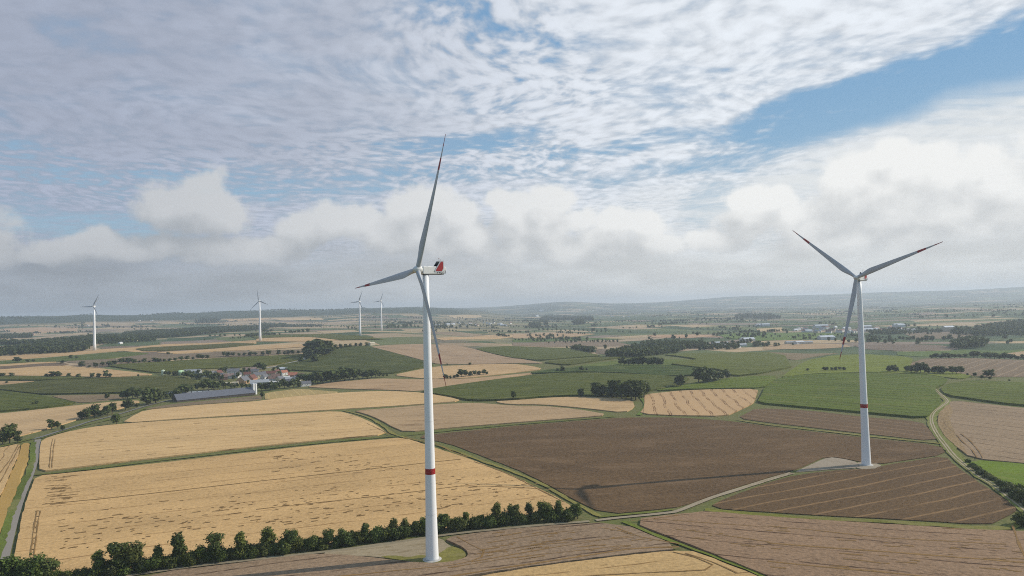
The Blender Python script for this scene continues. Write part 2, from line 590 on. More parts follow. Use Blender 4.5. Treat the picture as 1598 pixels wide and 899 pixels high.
MAT['soil_bands'] = field_mat('tilled_soil_straw_bands', 0.46, 0.40, 0.18, band=0.95, bandsp=17.0, bump=0.5)
MAT['soil_rows'] = field_mat('tilled_soil_rows', 0.32, 0.34, 0.12, band=0.6, bandsp=21.0, bump=0.5)
MAT['maize'] = field_mat('maize', 0.46, 0.27, 0.24, lines=0.85, spacing=21, lw=0.36, warm=(0.15, 0.14, 0.035), dark=(0.55, 0.58, 0.55), bump=0.8)
MAT['maize_far'] = field_mat('maize_far', 0.40, 0.16, 0.24, lines=0.7, spacing=40, lw=0.28, warm=(0.14, 0.14, 0.04), dark=(0.6, 0.62, 0.6), bump=0.8)
MAT['meadow'] = field_mat('meadow', 0.26, 0.30, 0.24, warm=(0.19, 0.19, 0.045), bump=0.5)
MAT['stubble'] = field_mat('golden_stubble', 0.16, 0.4, 0.12, band=0.32, bandsp=12.0, bump=0.3)
MAT['asphalt'] = field_mat('asphalt', 0.06, 0.8, 0.07, bump=0.05)
MAT['gravel'] = field_mat('gravel', 0.14, 0.5, 0.18, streak=0.7, skind=(0.06, 0.25), sth=(0.5, 0.62), dark=(0.66, 0.62, 0.5), bump=0.3)
MAT['track'] = field_mat('dark_track', 0.35, 0.4, 0.3, bump=0.2)
MAT['verge'] = field_mat('verge_grass', 0.34, 0.36, 0.32, warm=(0.23, 0.19, 0.08), streak=0.5, skind=(0.05, 0.4), bump=0.5)
MAT['leaf'] = leaf_mat('leaves', (0.030, 0.048, 0.011), (0.092, 0.115, 0.022), 0.33)
MAT['bark'] = plain('bark', (0.10, 0.075, 0.05), 0.9, 0.3, 3.0)


def ground_material():
    m_, t, p, o = new_mat('ground_cover')
    pos = t.n.new('ShaderNodeNewGeometry').outputs['Position']
    x, y, z = t.sep(pos)
    flat = t.comb(x, y, 0.0)
    r = t.m('SQRT', t.m('ADD', t.m('POWER', x, 2), t.m('POWER', y, 2)))
    az = t.m('ARCTAN2', x, y)
    g = t.noise(flat, 0.35, 4, 0.65)
    big = t.noise(flat, 0.02, 4, 0.6)
    near = t.mix(t.ss(g, 0.35, 0.65), (0.085, 0.095, 0.030), (0.185, 0.16, 0.065))
    near = t.mix(t.ss(big, 0.4, 0.62, 0, 0.7), near, (0.12, 0.135, 0.035))
    # far patchwork of strip fields, in three directions
    wv = t.noise(flat, 0.0009, 2, color=True)
    wv = t.vm('SCALE', wv); wv.node.inputs['Scale'].default_value = 420
    fw = t.vm('ADD', flat, wv)

    def patch(rot, sx, sy, seed):
        bn = t.n.new('ShaderNodeTexBrick')
        t.l.new(t.map(fw, loc=(seed * 91.7, seed * 37.3, 0), rot=(0, 0, rad(rot))), bn.inputs['Vector'])
        bn.offset = 0.37
        bn.squash = 1.4
        bn.squash_frequency = 3
        bn.inputs['Color1'].default_value = (0, 0, 0, 1)
        bn.inputs['Color2'].default_value = (1, 1, 1, 1)
        bn.inputs['Mortar'].default_value = (0.5, 0.5, 0.5, 1)
        bn.inputs['Scale'].default_value = 1
        bn.inputs['Mortar Size'].default_value = 3.0
        bn.inputs['Brick Width'].default_value = sx
        bn.inputs['Row Height'].default_value = sy
        return bn.outputs['Color'], bn.outputs['Fac']
    c1, f1 = patch(12, 430, 150, 1)
    c2, f2 = patch(-31, 520, 120, 2)
    c3, f3 = patch(68, 390, 190, 3)
    vo = t.n.new('ShaderNodeTexVoronoi')
    t.l.new(fw, vo.inputs['Vector'])
    vo.inputs['Scale'].default_value = 1 / 1300
    sel = t.sep(vo.outputs['Color'])[0]
    cc = t.mix(t.m('GREATER_THAN', sel, 0.36), c1, c2)
    cc = t.mix(t.m('GREATER_THAN', sel, 0.68), cc, c3)
    ff = t.mix(t.m('GREATER_THAN', sel, 0.36), f1, f2)
    ff = t.mix(t.m('GREATER_THAN', sel, 0.68), ff, f3)
    v = t.sep(cc)[0]
    ff = t.sep(ff)[0]
    wh, wh2, br, br2, gr, gr2, gr3 = ((0.40, 0.29, 0.165), (0.34, 0.25, 0.155), (0.17, 0.125, 0.085), (0.22, 0.165, 0.12), (0.075, 0.10, 0.040),
                                      (0.050, 0.078, 0.032), (0.115, 0.135, 0.05))
    left = t.ramp(v, [(0, wh), (0.16, gr), (0.30, wh2), (0.44, br2), (0.55, gr3), (0.64, wh), (0.75, gr2), (0.84, br), (0.92, wh2)], True)
    right = t.ramp(v, [(0, gr), (0.16, wh2), (0.25, gr3), (0.40, gr2), (0.54, br2), (0.64, gr3), (0.75, gr), (0.84, wh), (0.91, gr2)], True)
    far = t.mix(t.ss(az, -0.25, 0.15), left, right)
    md = t.noise(flat, 0.012, 4, 0.6)
    k = t.ss(md, 0.3, 0.7, 0.82, 1.18, lin=True)
    far = t.vm('SCALE', far); t.l.new(k, far.node.inputs['Scale'])
    far = t.mix(t.m('MULTIPLY', ff, 0.8), far, (0.085, 0.10, 0.04))
    c = t.mix(t.ss(r, 1500, 1900), near, far)
    # woods that clothe the distant ridges and parts of the far plain
    wo = t.noise(flat, 0.0011, 4, 0.55)
    ridge = t.m('MULTIPLY', t.ss(r, 6900, 7300), t.ss(az, 0.0, -0.10))
    ridge = t.m('MULTIPLY', ridge, t.ss(t.m('ADD', wo, 0.16), 0.44, 0.50))
    rr = t.m('MULTIPLY', t.ss(r, 7800, 9200), t.ss(wo, 0.46, 0.52))
    wd = t.m('MAXIMUM', ridge, rr)
    wt = t.mix(t.ss(t.noise(flat, 0.03, 4, 0.7), 0.35, 0.65), (0.022, 0.036, 0.014), (0.045, 0.062, 0.022))
    c = t.mix(wd, c, wt)
    t.l.new(c, p.inputs['Base Color'])
    p.inputs['Roughness'].default_value = 0.95
    p.inputs['Specular IOR Level'].default_value = 0.1
    return m_


# ------------------------------------------------------------------ ground sheet
def build_ground():
    azs = list(np.concatenate([np.linspace(-PI, -1.0, 50, endpoint=False), np.linspace(-1.0, 1.0, 460, endpoint=False), np.linspace(1.0, PI, 50, endpoint=False)]))
    rs = [0.0] + list(90 * np.power(19500 / 90, np.linspace(0, 1, 270)))
    A, Rr = np.meshgrid(azs, rs[1:])
    X = (Rr * np.sin(A)).ravel(); Y = (Rr * np.cos(A)).ravel()
    Z = H(X, Y) - 0.35 - np.hypot(X, Y) * 2e-4
    V = np.column_stack([X, Y, Z])
    V = np.vstack([[0, 0, float(H(0, 0)) - 0.35], V])
    na = len(azs); F = []
    for j in range(na): F.append((0, 1 + (j + 1) % na, 1 + j))
    for i in range(len(rs) - 2):
        a = 1 + i * na; b = a + na
        for j in range(na):
            k = (j + 1) % na
            F.append((a + j, a + k, b + k, b + j))
    o = mesh_obj('ground', V, F, ground_material(), smooth=True)
    props(o, kind='structure')


build_ground()


# ------------------------------------------------------------------ fields, roads, tracks
def densify(P, seglen):
    out = []
    n = len(P)
    for i in range(n):
        a = np.array(P[i], float); b = np.array(P[(i + 1) % n], float)
        k = max(1, int(np.linalg.norm(b - a) / seglen))
        for j in range(k): out.append(a + (b - a) * j / k)
    return out


def smooth_poly(P, it=1):
    for _ in range(it):
        Q = []
        n = len(P)
        for i in range(n):
            a, b = np.array(P[i]), np.array(P[(i + 1) % n])
            L = np.linalg.norm(b - a)
            c = min(0.25, 12 / max(L, 1e-3))
            Q.append(a * (1 - c) + b * c); Q.append(a * c + b * (1 - c))
        P = Q
    return P


def pip(px, py, P):
    inside = np.zeros(len(px), bool)
    n = len(P)
    for i in range(n):
        x1, y1 = P[i]; x2, y2 = P[(i + 1) % n]
        c = ((y1 > py) != (y2 > py)) & (px < (x2 - x1) * (py - y1) / ((y2 - y1) if y2 != y1 else 1e-9) + x1)
        inside ^= c
    return inside


FAM = {'wheat': (1.12, 1.02, 0.90), 'wheat_rows': (1.14, 1.04, 0.93), 'wheat_far': (1.10, 1.01, 0.86), 'tram': (1.12, 1.01, 0.88), 'mauve': (1.04, 0.99, 0.87), 'soil': (0.96, 0.91, 0.72),
       'soil_bands': (0.93, 0.88, 0.68), 'soil_rows': (0.97, 0.92, 0.74), 'maize': (0.80, 0.86, 0.42), 'maize_far': (0.86, 0.86, 0.42), 'meadow': (0.95, 0.95, 0.62), 'verge': (1.05, 1.0, 0.75)}


def family(mat, c):
    k = FAM.get(mat, (1, 1, 1))
    return tuple(a * b for a, b in zip(c, k)) + (1,)


def field(name, pix, mat, color, rows, h=0.0, jitter=0.5, lift=0.0, world=False, smooth=1):
    """rows = two pixels along the direction of the rows"""
    P = pix if world else ats(pix)
    dmean = np.mean([math.hypot(*q) for q in P])
    P = smooth_poly(P, smooth)
    step = max(4.0, dmean / 70)
    B = densify(P, step)
    jj = jitter * max(1, dmean / 900)
    B = [b + rng.normal(0, jj * 0.45, 2) for b in B]
    B = np.array(B)
    mn, mx = B.min(0), B.max(0)
    gs = max(9.0, dmean / 45)
    gx, gy = np.meshgrid(np.arange(mn[0], mx[0], gs), np.arange(mn[1], mx[1], gs))
    gx = gx.ravel() + rng.uniform(-.2, .2, gx.size) * gs; gy = gy.ravel() + rng.uniform(-.2, .2, gy.size) * gs
    ins = pip(gx, gy, [tuple(b) for b in B])
    pts = [Vector(b) for b in B] + [Vector((a, b)) for a, b in zip(gx[ins], gy[ins])]
    nb = len(B)
    v2, e2, f2, ov, oe, of = delaunay_2d_cdt(pts, [(i, (i + 1) % nb) for i in range(nb)], [list(range(nb))], 1, 1e-4)
    xy = np.array([tuple(v) for v in v2])
    zt = H(xy[:, 0], xy[:, 1])
    ztop = zt + h + lift
    V = [(a, b, c) for (a, b), c in zip(xy, ztop)]
    F = []
    cnt = {}
    for f in f2:
        f = list(f)
        a, b, c = (np.array(V[f[i]]) for i in range(3))
        if np.cross((b - a)[:2], (c - a)[:2]) < 0: f.reverse()
        F.append(tuple(f))
        for i in range(len(f)):
            e = (f[i], f[(i + 1) % len(f)])
            cnt[e] = cnt.get(e, 0) + 1
    nt = len(V)
    low = {}
    skirt = []
    for (a, b) in cnt:
        if (b, a) not in cnt:
            for q in (a, b):
                if q not in low:
                    low[q] = len(V)
                    V.append((xy[q][0], xy[q][1], zt[q] - 1.2))
                    skirt.append(q)
            F.append((b, a, low[a], low[b]))
    if world and not isinstance(rows[0], (tuple, list)): ang = rows[0]
    else:
        p, q = at(*rows[0]), at(*rows[1])
        ang = math.atan2(q[1] - p[1], q[0] - p[0])
    c, s = math.cos(ang), math.sin(ang)
    allxy = np.vstack([xy, xy[skirt]]) if skirt else xy
    hh = np.concatenate([np.zeros(len(xy)), np.full(len(skirt), h + 1.2)])
    cen = allxy.mean(0)
    d_ = allxy - cen
    uv = np.column_stack([d_[:, 0] * c + d_[:, 1] * s + hh * 0.5, -d_[:, 0] * s + d_[:, 1] * c + hh])
    o = mesh_obj(name, V, F, MAT[mat], uv=uv)
    o.color = family(mat, color)
    props(o, kind='structure')
    return o


def ribbon(name, pts, width, mat, color, lift=0.1, world=False, wob=0.25, obj=None):
    P = [np.array(p[:2], float) for p in (pts if world else [at(*q) for q in pts])]
    # catmull-rom resample
    out = []
    n = len(P)
    for i in range(n - 1):
        p0, p1, p2, p3 = P[max(i - 1, 0)], P[i], P[i + 1], P[min(i + 2, n - 1)]
        k = max(1, int(np.linalg.norm(p2 - p1) / 7))
        for j in range(k):
            t = j / k
            out.append(0.5 * ((2 * p1) + (-p0 + p2) * t + (2 * p0 - 5 * p1 + 4 * p2 - p3) * t * t + (-p0 + 3 * p1 - 3 * p2 + p3) * t ** 3))
    out.append(P[-1])
    out = np.array(out)
    tg = np.gradient(out, axis=0)
    tg /= np.linalg.norm(tg, axis=1)[:, None] + 1e-9
    nr = np.column_stack([-tg[:, 1], tg[:, 0]])
    s = np.concatenate([[0], np.cumsum(np.linalg.norm(np.diff(out, axis=0), axis=1))])
    V = []; UV = []; F = []
    W = width if isinstance(width, (list, tuple)) else (width, width)
    for i in range(len(out)):
        w = W[0] + (W[1] - W[0]) * s[i] / max(s[-1], 1)
        for k, e in enumerate((-0.5, 0.5)):
            q = out[i] + nr[i] * (e * w + rng.normal(0, wob * 0.3) + wob * 0.55 * math.sin(s[i] / 23.0 + k * 2.1) * math.sin(s[i] / 9.0 + k))
            V.append((q[0], q[1], float(H(q[0], q[1])) + lift)); UV.append((s[i], e * w))
        if i: F.append((2 * i - 2, 2 * i, 2 * i + 1, 2 * i - 1)[::-1])
    if obj is not None:
        n0 = len(obj[0]); obj[0].extend(V); obj[1].extend(tuple(n0 + a for a in f) for f in F); obj[2].extend(UV)
        return None
    o = mesh_obj(name, V, F, MAT[mat], uv=np.array(UV))
    o.color = family(mat, color)
    props(o, kind='structure')
    return o


GOLD = (0.44, 0.305, 0.150)
GOLD2 = (0.42, 0.30, 0.155)
TAN = (0.335, 0.245, 0.155)
MAUVE = (0.245, 0.163, 0.108)
SOIL = (0.118, 0.074, 0.043)
SOIL2 = (0.135, 0.088, 0.056)
MAIZE = (0.094, 0.100, 0.027)
MAIZE2 = (0.085, 0.082, 0.030)
LGREEN = (0.160, 0.185, 0.036)
MEAD = (0.10, 0.125, 0.036)

# --- near
field('wheat_field', [(55, 744), (100, 740), (250, 723.5), (400, 706), (500, 695), (600, 686), (630, 684), (666, 695.5), (732, 717), (800, 743.5), (884, 785),
                      (895, 795), (840, 803), (700, 826), (560, 845), (400, 861), (260, 878), (130, 898), (16, 915), (19, 882), (38, 792)],
      'wheat', GOLD, ((66, 789), (400, 753)), 0.8)
field('wheat_field', [(65, 687), (95, 677), (140, 667.5), (180, 663), (400, 649.5), (528, 642), (550, 648), (572, 656), (590, 666), (606, 678), (500, 687.5), (400, 697.5),
                      (250, 714.5), (100, 732), (61, 736.5), (62, 700)], 'wheat_rows', (0.46, 0.33, 0.17), ((180, 668), (520, 646)), 0.8)
field('wheat_field', [(190, 661), (205, 651), (225, 641), (300, 633.5), (400, 627), (412, 625), (460, 619), (535, 613), (600, 610.5), (655, 613), (700, 620), (722, 626), (660, 631), (530, 639),
                      (400, 647)], 'wheat_rows', (0.47, 0.34, 0.18), ((230, 648), (600, 622)), 0.8)
field('bare_ground', [(225, 638), (268, 630.5), (330, 625), (400, 618), (408, 617), (408, 624), (300, 632), (228, 639)], 'soil', (0.20, 0.155, 0.115), ((230, 638), (400, 624)), 0.1)
field('stubble_field', [(413, 613), (465, 606.5), (535, 612), (460, 618), (413, 624)], 'stubble', (0.36, 0.26, 0.105), ((470, 607), (480, 617)), 0.1)
field('wheat_field', [(550, 641.5), (600, 638), (660, 633), (740, 628.8), (800, 634), (845, 634), (900, 639), (952, 648), (900, 652.5), (800, 660), (700, 668), (632, 675), (614, 667.5), (592, 655),
                      (570, 646)], 'wheat_far', TAN, ((640, 655), (900, 643)), 0.7)
field('wheat_field', [(768, 627), (800, 625.5), (850, 621.5), (900, 619.5), (950, 621), (988, 626), (990, 636), (975, 644.5), (900, 636), (845, 631.5), (795, 631.5)], 'wheat_far', (0.40, 0.29, 0.17),
      ((800, 627), (980, 631)), 0.7)
field('maize_field', [(653, 612), (700, 604), (800, 590.5), (865, 583.5), (935, 583), (1020, 586.5), (1078, 590.5), (1058, 603), (1013, 611), (988, 620), (900, 618), (850, 620), (800, 624.5), (736, 626.5),
                      (700, 619)], 'maize', MAIZE, ((700, 608), (1000, 592)), 2.4)
field('wheat_field', [(1006, 616), (1063, 610), (1120, 608), (1183, 607.5), (1176, 630), (1160, 637), (1133, 650), (1060, 649), (997, 646.5), (1005, 637)], 'tram', (0.40, 0.285, 0.165),
      ((1013, 620), (1020, 640)), 0.8)
field('ploughed_field', [(646, 681), (700, 675.5), (800, 665), (900, 657), (975, 651.5), (1060, 651.5), (1145, 657.5), (1200, 665.5), (1344, 682.5), (1468, 695), (1476, 709), (1363, 725.5), (1339, 719.5),
                         (1291, 711), (1236, 735), (1198, 745), (1105, 775), (1066, 789.5), (1026, 795), (945, 803), (893, 778), (850, 753), (800, 730), (700, 692)], 'soil', SOIL,
      ((700, 740), (1200, 722)), 0.12)
field('ploughed_field', [(1372, 728), (1420, 720), (1476, 711.5), (1489, 726), (1528, 753), (1578, 785), (1588, 791), (1584, 799), (1560, 811), (1543, 819), (1411, 811), (1198, 799.5), (1103, 792), (1130, 779),
                         (1200, 752.5), (1245, 740.5), (1320, 732.5), (1365, 732)], 'soil_bands', SOIL, ((1110, 778), (1440, 718)), 0.12)
field('ploughed_field', [(1180, 637), (1260, 640.5), (1350, 651), (1438, 658), (1449, 669), (1463, 689), (1344, 676), (1200, 659.5), (1150, 652.5)], 'soil_rows', SOIL2, ((1190, 643), (1440, 672)), 0.12)
field('maize_field', [(1182, 630), (1193, 607), (1214, 592), (1260, 586), (1350, 583), (1440, 586), (1480, 592), (1474, 600), (1458, 608), (1470, 628), (1445, 654), (1348, 645), (1260, 637)],
      'maize', (0.108, 0.132, 0.024), ((1200, 610), (1440, 625)), 2.2)
field('maize_field', [(1476, 602), (1514, 595), (1600, 599), (1700, 602), (1700, 641), (1600, 634), (1560, 630), (1476, 618), (1467, 609)], 'maize', (0.115, 0.130, 0.028), ((1480, 606), (1598, 612)), 2.2)
field('wheat_field', [(1484, 625), (1540, 631), (1600, 637.5), (1700, 646), (1720, 736), (1598, 723), (1514, 715.5), (1495, 698), (1475, 678), (1466, 660), (1468, 645), (1480, 634)], 'mauve', (0.255, 0.185, 0.125),
      ((1500, 670), (1598, 682)), 0.5)
field('stubble_field', [(1480, 630), (1488, 640), (1482, 655), (1492, 680), (1513, 713), (1497, 701), (1473, 680), (1463, 661), (1465, 645)], 'soil', (0.27, 0.19, 0.115), ((1470, 660), (1500, 700)), 0.08, lift=0.5)
field('clover_field', [(1507, 717.5), (1598, 725), (1720, 738), (1720, 775), (1600, 762), (1572, 757), (1535, 738)], 'meadow', (0.125, 0.180, 0.018), ((1510, 720), (1598, 730)), 0.7)
field('rye_field', [(978, 813.5), (1066, 803), (1105, 799.5), (1198, 808), (1411, 821.5), (1550, 830), (1660, 832), (1760, 1010), (1340, 960), (1192, 898), (1090, 857)], 'mauve', MAUVE,
      ((1198, 833), (1598, 866)), 0.9)
field('rye_field', [(965, 816), (1066, 858), (1000, 864), (900, 876), (800, 889.5), (700, 906), (560, 925), (440, 940), (260, 950), (180, 925), (230, 898), (400, 877), (495, 865), (560, 870), (620, 876.5), (662, 881),
                    (700, 880), (728, 872), (733, 865), (716, 853), (690, 841), (760, 832), (830, 824)], 'mauve', (0.24, 0.172, 0.12), ((740, 886), (1000, 850)), 0.9)
field('wheat_field', [(1072, 860), (1110, 872), (1180, 900), (1270, 935), (700, 985), (640, 922), (800, 892), (900, 878), (1000, 866)], 'wheat', (0.40, 0.285, 0.14), ((760, 900), (1060, 866)), 0.8)
# left of the road
field('wheat_field', [(-60, 708), (0, 700), (32, 692.5), (28, 712), (0, 775), (-60, 870), (-160, 800)], 'wheat', GOLD2, ((30, 700), (0, 765)), 0.8)
field('stubble_field', [(34, 692.5), (46, 690.5), (43, 722), (12, 800), (-18, 880), (-60, 880), (0, 778), (29, 712)], 'stubble', (0.38, 0.235, 0.07), ((40, 700), (0, 800)), 0.15)
field('wheat_field', [(-150, 660), (0, 646), (120, 633), (200, 625.5), (222, 626), (205, 633), (180, 640), (130, 652), (100, 662), (50, 676), (0, 688), (-150, 720)], 'wheat_rows', (0.41, 0.30, 0.17),
      ((0, 660), (150, 640)), 0.7)
field('maize_field', [(-150, 610), (0, 610.5), (62, 618), (122, 630), (60, 638), (0, 643), (-150, 655)], 'maize', MAIZE, ((0, 620), (100, 628)), 2.2)
field('maize_field', [(-150, 605), (0, 603), (75, 594.5), (180, 590.5), (283, 588.5), (314, 599), (290, 611), (240, 613.5), (185, 613.8), (62, 616), (0, 608.5), (-150, 607)], 'maize', MAIZE2,
      ((0, 606), (280, 594)), 2.2)
field('ploughed_field', [(78, 617.5), (185, 615.5), (200, 618), (178, 624), (128, 629)], 'soil', (0.22, 0.165, 0.115), ((90, 619), (180, 617)), 0.1)
field('wheat_field', [(-100, 597), (0, 595), (62, 595), (0, 601), (-100, 603)], 'wheat_far', (0.36, 0.255, 0.155), ((0, 597), (60, 596)), 0.5)
field('maize_field', [(-100, 590), (0, 587.5), (90, 588.5), (150, 590), (75, 593.5), (0, 593.5), (-100, 595)], 'maize_far', MAIZE, ((0, 590), (120, 590)), 1.8)
field('wheat_field', [(-100, 582), (0, 577), (60, 572), (110, 571), (155, 575), (243, 585), (175, 589), (90, 587), (0, 586), (-100, 588)], 'wheat_far', (0.42, 0.30, 0.17), ((0, 582), (150, 578)), 0.7)
field('ploughed_field', [(-60, 578), (0, 572), (60, 567.5), (95, 566), (110, 569), (40, 576), (0, 577.5)], 'soil', (0.15, 0.11, 0.085), ((0, 572), (90, 567)), 0.1)
field('wheat_field', [(-60, 573), (0, 569), (50, 565.5), (95, 564.5), (0, 572)], 'wheat_far', (0.40, 0.285, 0.165), ((0, 570), (90, 565)), 0.5)
field('meadow', [(-60, 567), (0, 563), (100, 556), (190, 548.5), (236, 551.5), (170, 560), (95, 564), (0, 568.5)], 'meadow', (0.085, 0.105, 0.035), ((0, 565), (190, 551)), 0.2)
field('maize_field', [(165, 571), (225, 567), (350, 559), (400, 557), (478, 553.5), (472, 561), (425, 570), (300, 577), (250, 583), (205, 577)], 'maize_far', MAIZE, ((220, 571), (470, 557)), 2.0)
field('ploughed_field', [(100, 563.5), (180, 560), (240, 554), (350, 548.5), (480, 545), (480, 550), (325, 558), (225, 564), (160, 569), (110, 566)], 'soil', (0.185, 0.145, 0.115), ((120, 563), (340, 552)), 0.1)
field('wheat_field', [(-60, 560), (0, 556), (100, 550), (212, 542), (260, 537), (400, 531), (400, 536), (300, 545), (212, 550), (190, 547.5), (80, 556), (0, 562)], 'wheat_far', (0.40, 0.285, 0.165),
      ((0, 558), (210, 545)), 0.5)
field('maize_field', [(211, 545), (240, 542.5), (300, 539.5), (365, 536), (400, 537), (360, 541.5), (290, 546), (225, 549)], 'maize_far', MAIZE2, ((220, 546), (360, 538)), 2.0)
field('wheat_field', [(240, 550), (300, 547), (360, 542.5), (400, 539.5), (482, 537), (484, 541), (400, 546), (340, 548), (262, 552)], 'wheat_far', (0.42, 0.30, 0.175), ((250, 550), (480, 539)), 0.5)
field('wheat_field', [(400, 529), (440, 524.5), (500, 525), (570, 529), (480, 533.5), (400, 533)], 'wheat_far', (0.42, 0.30, 0.175), ((400, 530), (560, 528)), 0.5)
field('maize_field', [(390, 525), (440, 522), (520, 521.5), (600, 530), (530, 531), (480, 526), (400, 528)], 'maize_far', MAIZE, ((400, 525), (590, 527)), 1.5)
field('maize_field', [(428, 572), (480, 562.5), (525, 543), (550, 540), (575, 541.5), (630, 556), (680, 569.5), (645, 577), (608, 584), (520, 581), (452, 578)], 'maize', (0.074, 0.080, 0.030),
      ((450, 572), (660, 566)), 2.4)
field('wheat_field', [(577, 541), (620, 538), (660, 537), (713, 539), (760, 549), (850, 567), (800, 567), (740, 568.5), (684, 568.5), (640, 557)], 'wheat_far', (0.30, 0.222, 0.155), ((600, 543), (800, 556)), 0.6)
field('wheat_field', [(613, 585.5), (650, 578), (684, 572), (740, 569), (800, 568), (830, 571.5), (848, 576), (800, 582), (730, 590), (690, 592), (650, 590)], 'wheat_far', (0.42, 0.30, 0.175),
      ((640, 583), (820, 573)), 0.6)
field('wheat_field', [(474, 604), (520, 597), (588, 591), (660, 592.5), (730, 591.5), (800, 585), (860, 578.5), (800, 588.5), (700, 602.5), (655, 611), (600, 608.5), (527, 606.5)], 'wheat_far', (0.36, 0.255, 0.16),
      ((500, 603), (700, 596)), 0.6)
field('maize_field', [(740, 544.5), (800, 541), (893, 543.5), (938, 556), (842, 563), (800, 559)], 'maize_far', (0.088, 0.100, 0.034), ((760, 546), (900, 550)), 2.0)
field('maize_field', [(846, 566), (940, 558.5), (973, 558.5), (930, 564), (884, 570.5)], 'maize_far', MAIZE, ((850, 566), (960, 560)), 2.0)
field('meadow', [(890, 573), (960, 562.5), (1036, 560.5), (1088, 562), (1060, 569), (970, 571)], 'meadow', (0.10, 0.125, 0.035), ((900, 571), (1060, 564)), 0.2)
field('maize_field', [(822, 584), (870, 576), (935, 572.5), (1040, 570.5), (1123, 580), (1100, 586), (1040, 587.5), (960, 582.5), (900, 581)], 'maize_far', (0.058, 0.085, 0.028), ((850, 579), (1100, 578)), 2.4)
field('maize_field', [(1037, 554.5), (1090, 552), (1200, 551), (1225, 556), (1235, 574), (1190, 583), (1146, 588), (1127, 578.5), (1044, 569), (1090, 562)], 'maize_far', (0.112, 0.125, 0.036),
      ((1050, 556), (1220, 562)), 2.4)
field('maize_field', [(1018, 611), (1084, 598), (1145, 590), (1205, 587), (1213, 591), (1191, 606), (1120, 607), (1063, 608.5)], 'maize', (0.130, 0.155, 0.030), ((1030, 608), (1190, 597)), 1.6)
field('clover_field', [(1218, 590), (1236, 577), (1262, 562), (1300, 555), (1350, 553), (1405, 556), (1425, 560), (1420, 572), (1480, 580), (1520, 587), (1500, 592), (1480, 590), (1440, 584), (1350, 581),
                       (1262, 584)], 'maize_far', LGREEN, ((1240, 580), (1440, 572)), 0.8)
field('ploughed_field', [(1404, 574), (1440, 560), (1455, 559), (1530, 559), (1600, 562), (1700, 566), (1700, 590), (1600, 588), (1530, 588), (1470, 579)], 'soil_rows', (0.185, 0.135, 0.10),
      ((1470, 580), (1540, 560)), 0.1)
# further strips on the right
field('wheat_field', [(1196, 538), (1250, 536), (1310, 537), (1330, 541), (1260, 545), (1190, 545)], 'wheat_far', (0.34, 0.25, 0.16), ((1200, 540), (1320, 539)), 0.5)
field('ploughed_field', [(1190, 549), (1260, 552), (1310, 551), (1262, 558), (1240, 562), (1205, 556)], 'soil', (0.20, 0.155, 0.105), ((1200, 552), (1300, 551)), 0.1)
field('ploughed_field', [(1330, 539), (1400, 537), (1470, 539), (1500, 545), (1420, 548), (1350, 545)], 'soil', (0.175, 0.135, 0.12), ((1340, 540), (1480, 543)), 0.1)
field('meadow', [(1400, 549), (1510, 546), (1560, 548), (1620, 543), (1620, 552), (1520, 556), (1440, 557), (1400, 554)], 'meadow', (0.085, 0.125, 0.04), ((1400, 551), (1600, 547)), 0.2)
field('wheat_field', [(1560, 553), (1620, 545), (1660, 556), (1580, 557)], 'wheat_far', (0.34, 0.25, 0.16), ((1560, 554), (1620, 550)), 0.4)
field('ploughed_field', [(1410, 521), (1470, 519), (1530, 521), (1500, 528), (1430, 529)], 'soil', (0.18, 0.14, 0.11), ((1410, 524), (1520, 522)), 0.1)
field('ploughed_field', [(930, 545), (1000, 545), (1030, 552), (960, 556), (930, 551)], 'soil', (0.15, 0.12, 0.10), ((930, 548), (1000, 550)), 0.1)
field('ploughed_field', [(800, 535), (880, 532), (960, 533), (990, 540), (900, 540), (800, 539)], 'soil', (0.21, 0.16, 0.13), ((800, 537), (960, 536)), 0.1)
field('wheat_field', [(800, 521), (870, 519), (930, 521), (900, 525), (800, 528)], 'wheat_far', (0.36, 0.26, 0.17), ((800, 523), (920, 522)), 0.5)
field('meadow', [(800, 529), (900, 526), (980, 529), (890, 531), (800, 533.5)], 'meadow', (0.08, 0.12, 0.04), ((800, 530), (960, 528)), 0.2)
field('wheat_field', [(1010, 523), (1090, 522), (1125, 525), (1070, 528), (1020, 527)], 'wheat_far', (0.38, 0.26, 0.18), ((1010, 525), (1120, 525)), 0.5)
field('meadow', [(1120, 521), (1250, 519), (1320, 521), (1250, 530), (1180, 532), (1130, 527)], 'meadow', (0.10, 0.15, 0.04), ((1130, 525), (1300, 522)), 0.2)
field('wheat_field', [(1180, 513), (1220, 511), (1222, 517), (1185, 518)], 'wheat_far', (0.42, 0.33, 0.2), ((1185, 515), (1220, 514)), 0.4)
field('wheat_field', [(680, 528), (760, 523), (800, 522), (800, 526), (740, 529), (690, 531)], 'wheat_far', (0.40, 0.29, 0.18), ((690, 529), (790, 524)), 0.5)
field('wheat_field', [(420, 497), (500, 496), (505, 499), (440, 500)], 'wheat_far', (0.46, 0.35, 0.22), ((420, 498), (500, 497)), 0.4)
field('wheat_field', [(696, 492.5), (750, 492), (752, 495), (710, 497)], 'wheat_far', (0.42, 0.33, 0.21), ((700, 494), (750, 493)), 0.4)
field('wheat_field', [(350, 499), (400, 496.5), (420, 497), (400, 500), (360, 501)], 'wheat_far', (0.46, 0.33, 0.2), ((355, 500), (410, 498)), 0.4)
field('wheat_field', [(5, 513), (60, 511), (122, 511), (120, 516), (60, 519), (10, 518)], 'wheat_far', (0.38, 0.27, 0.18), ((10, 515), (120, 513)), 0.4)

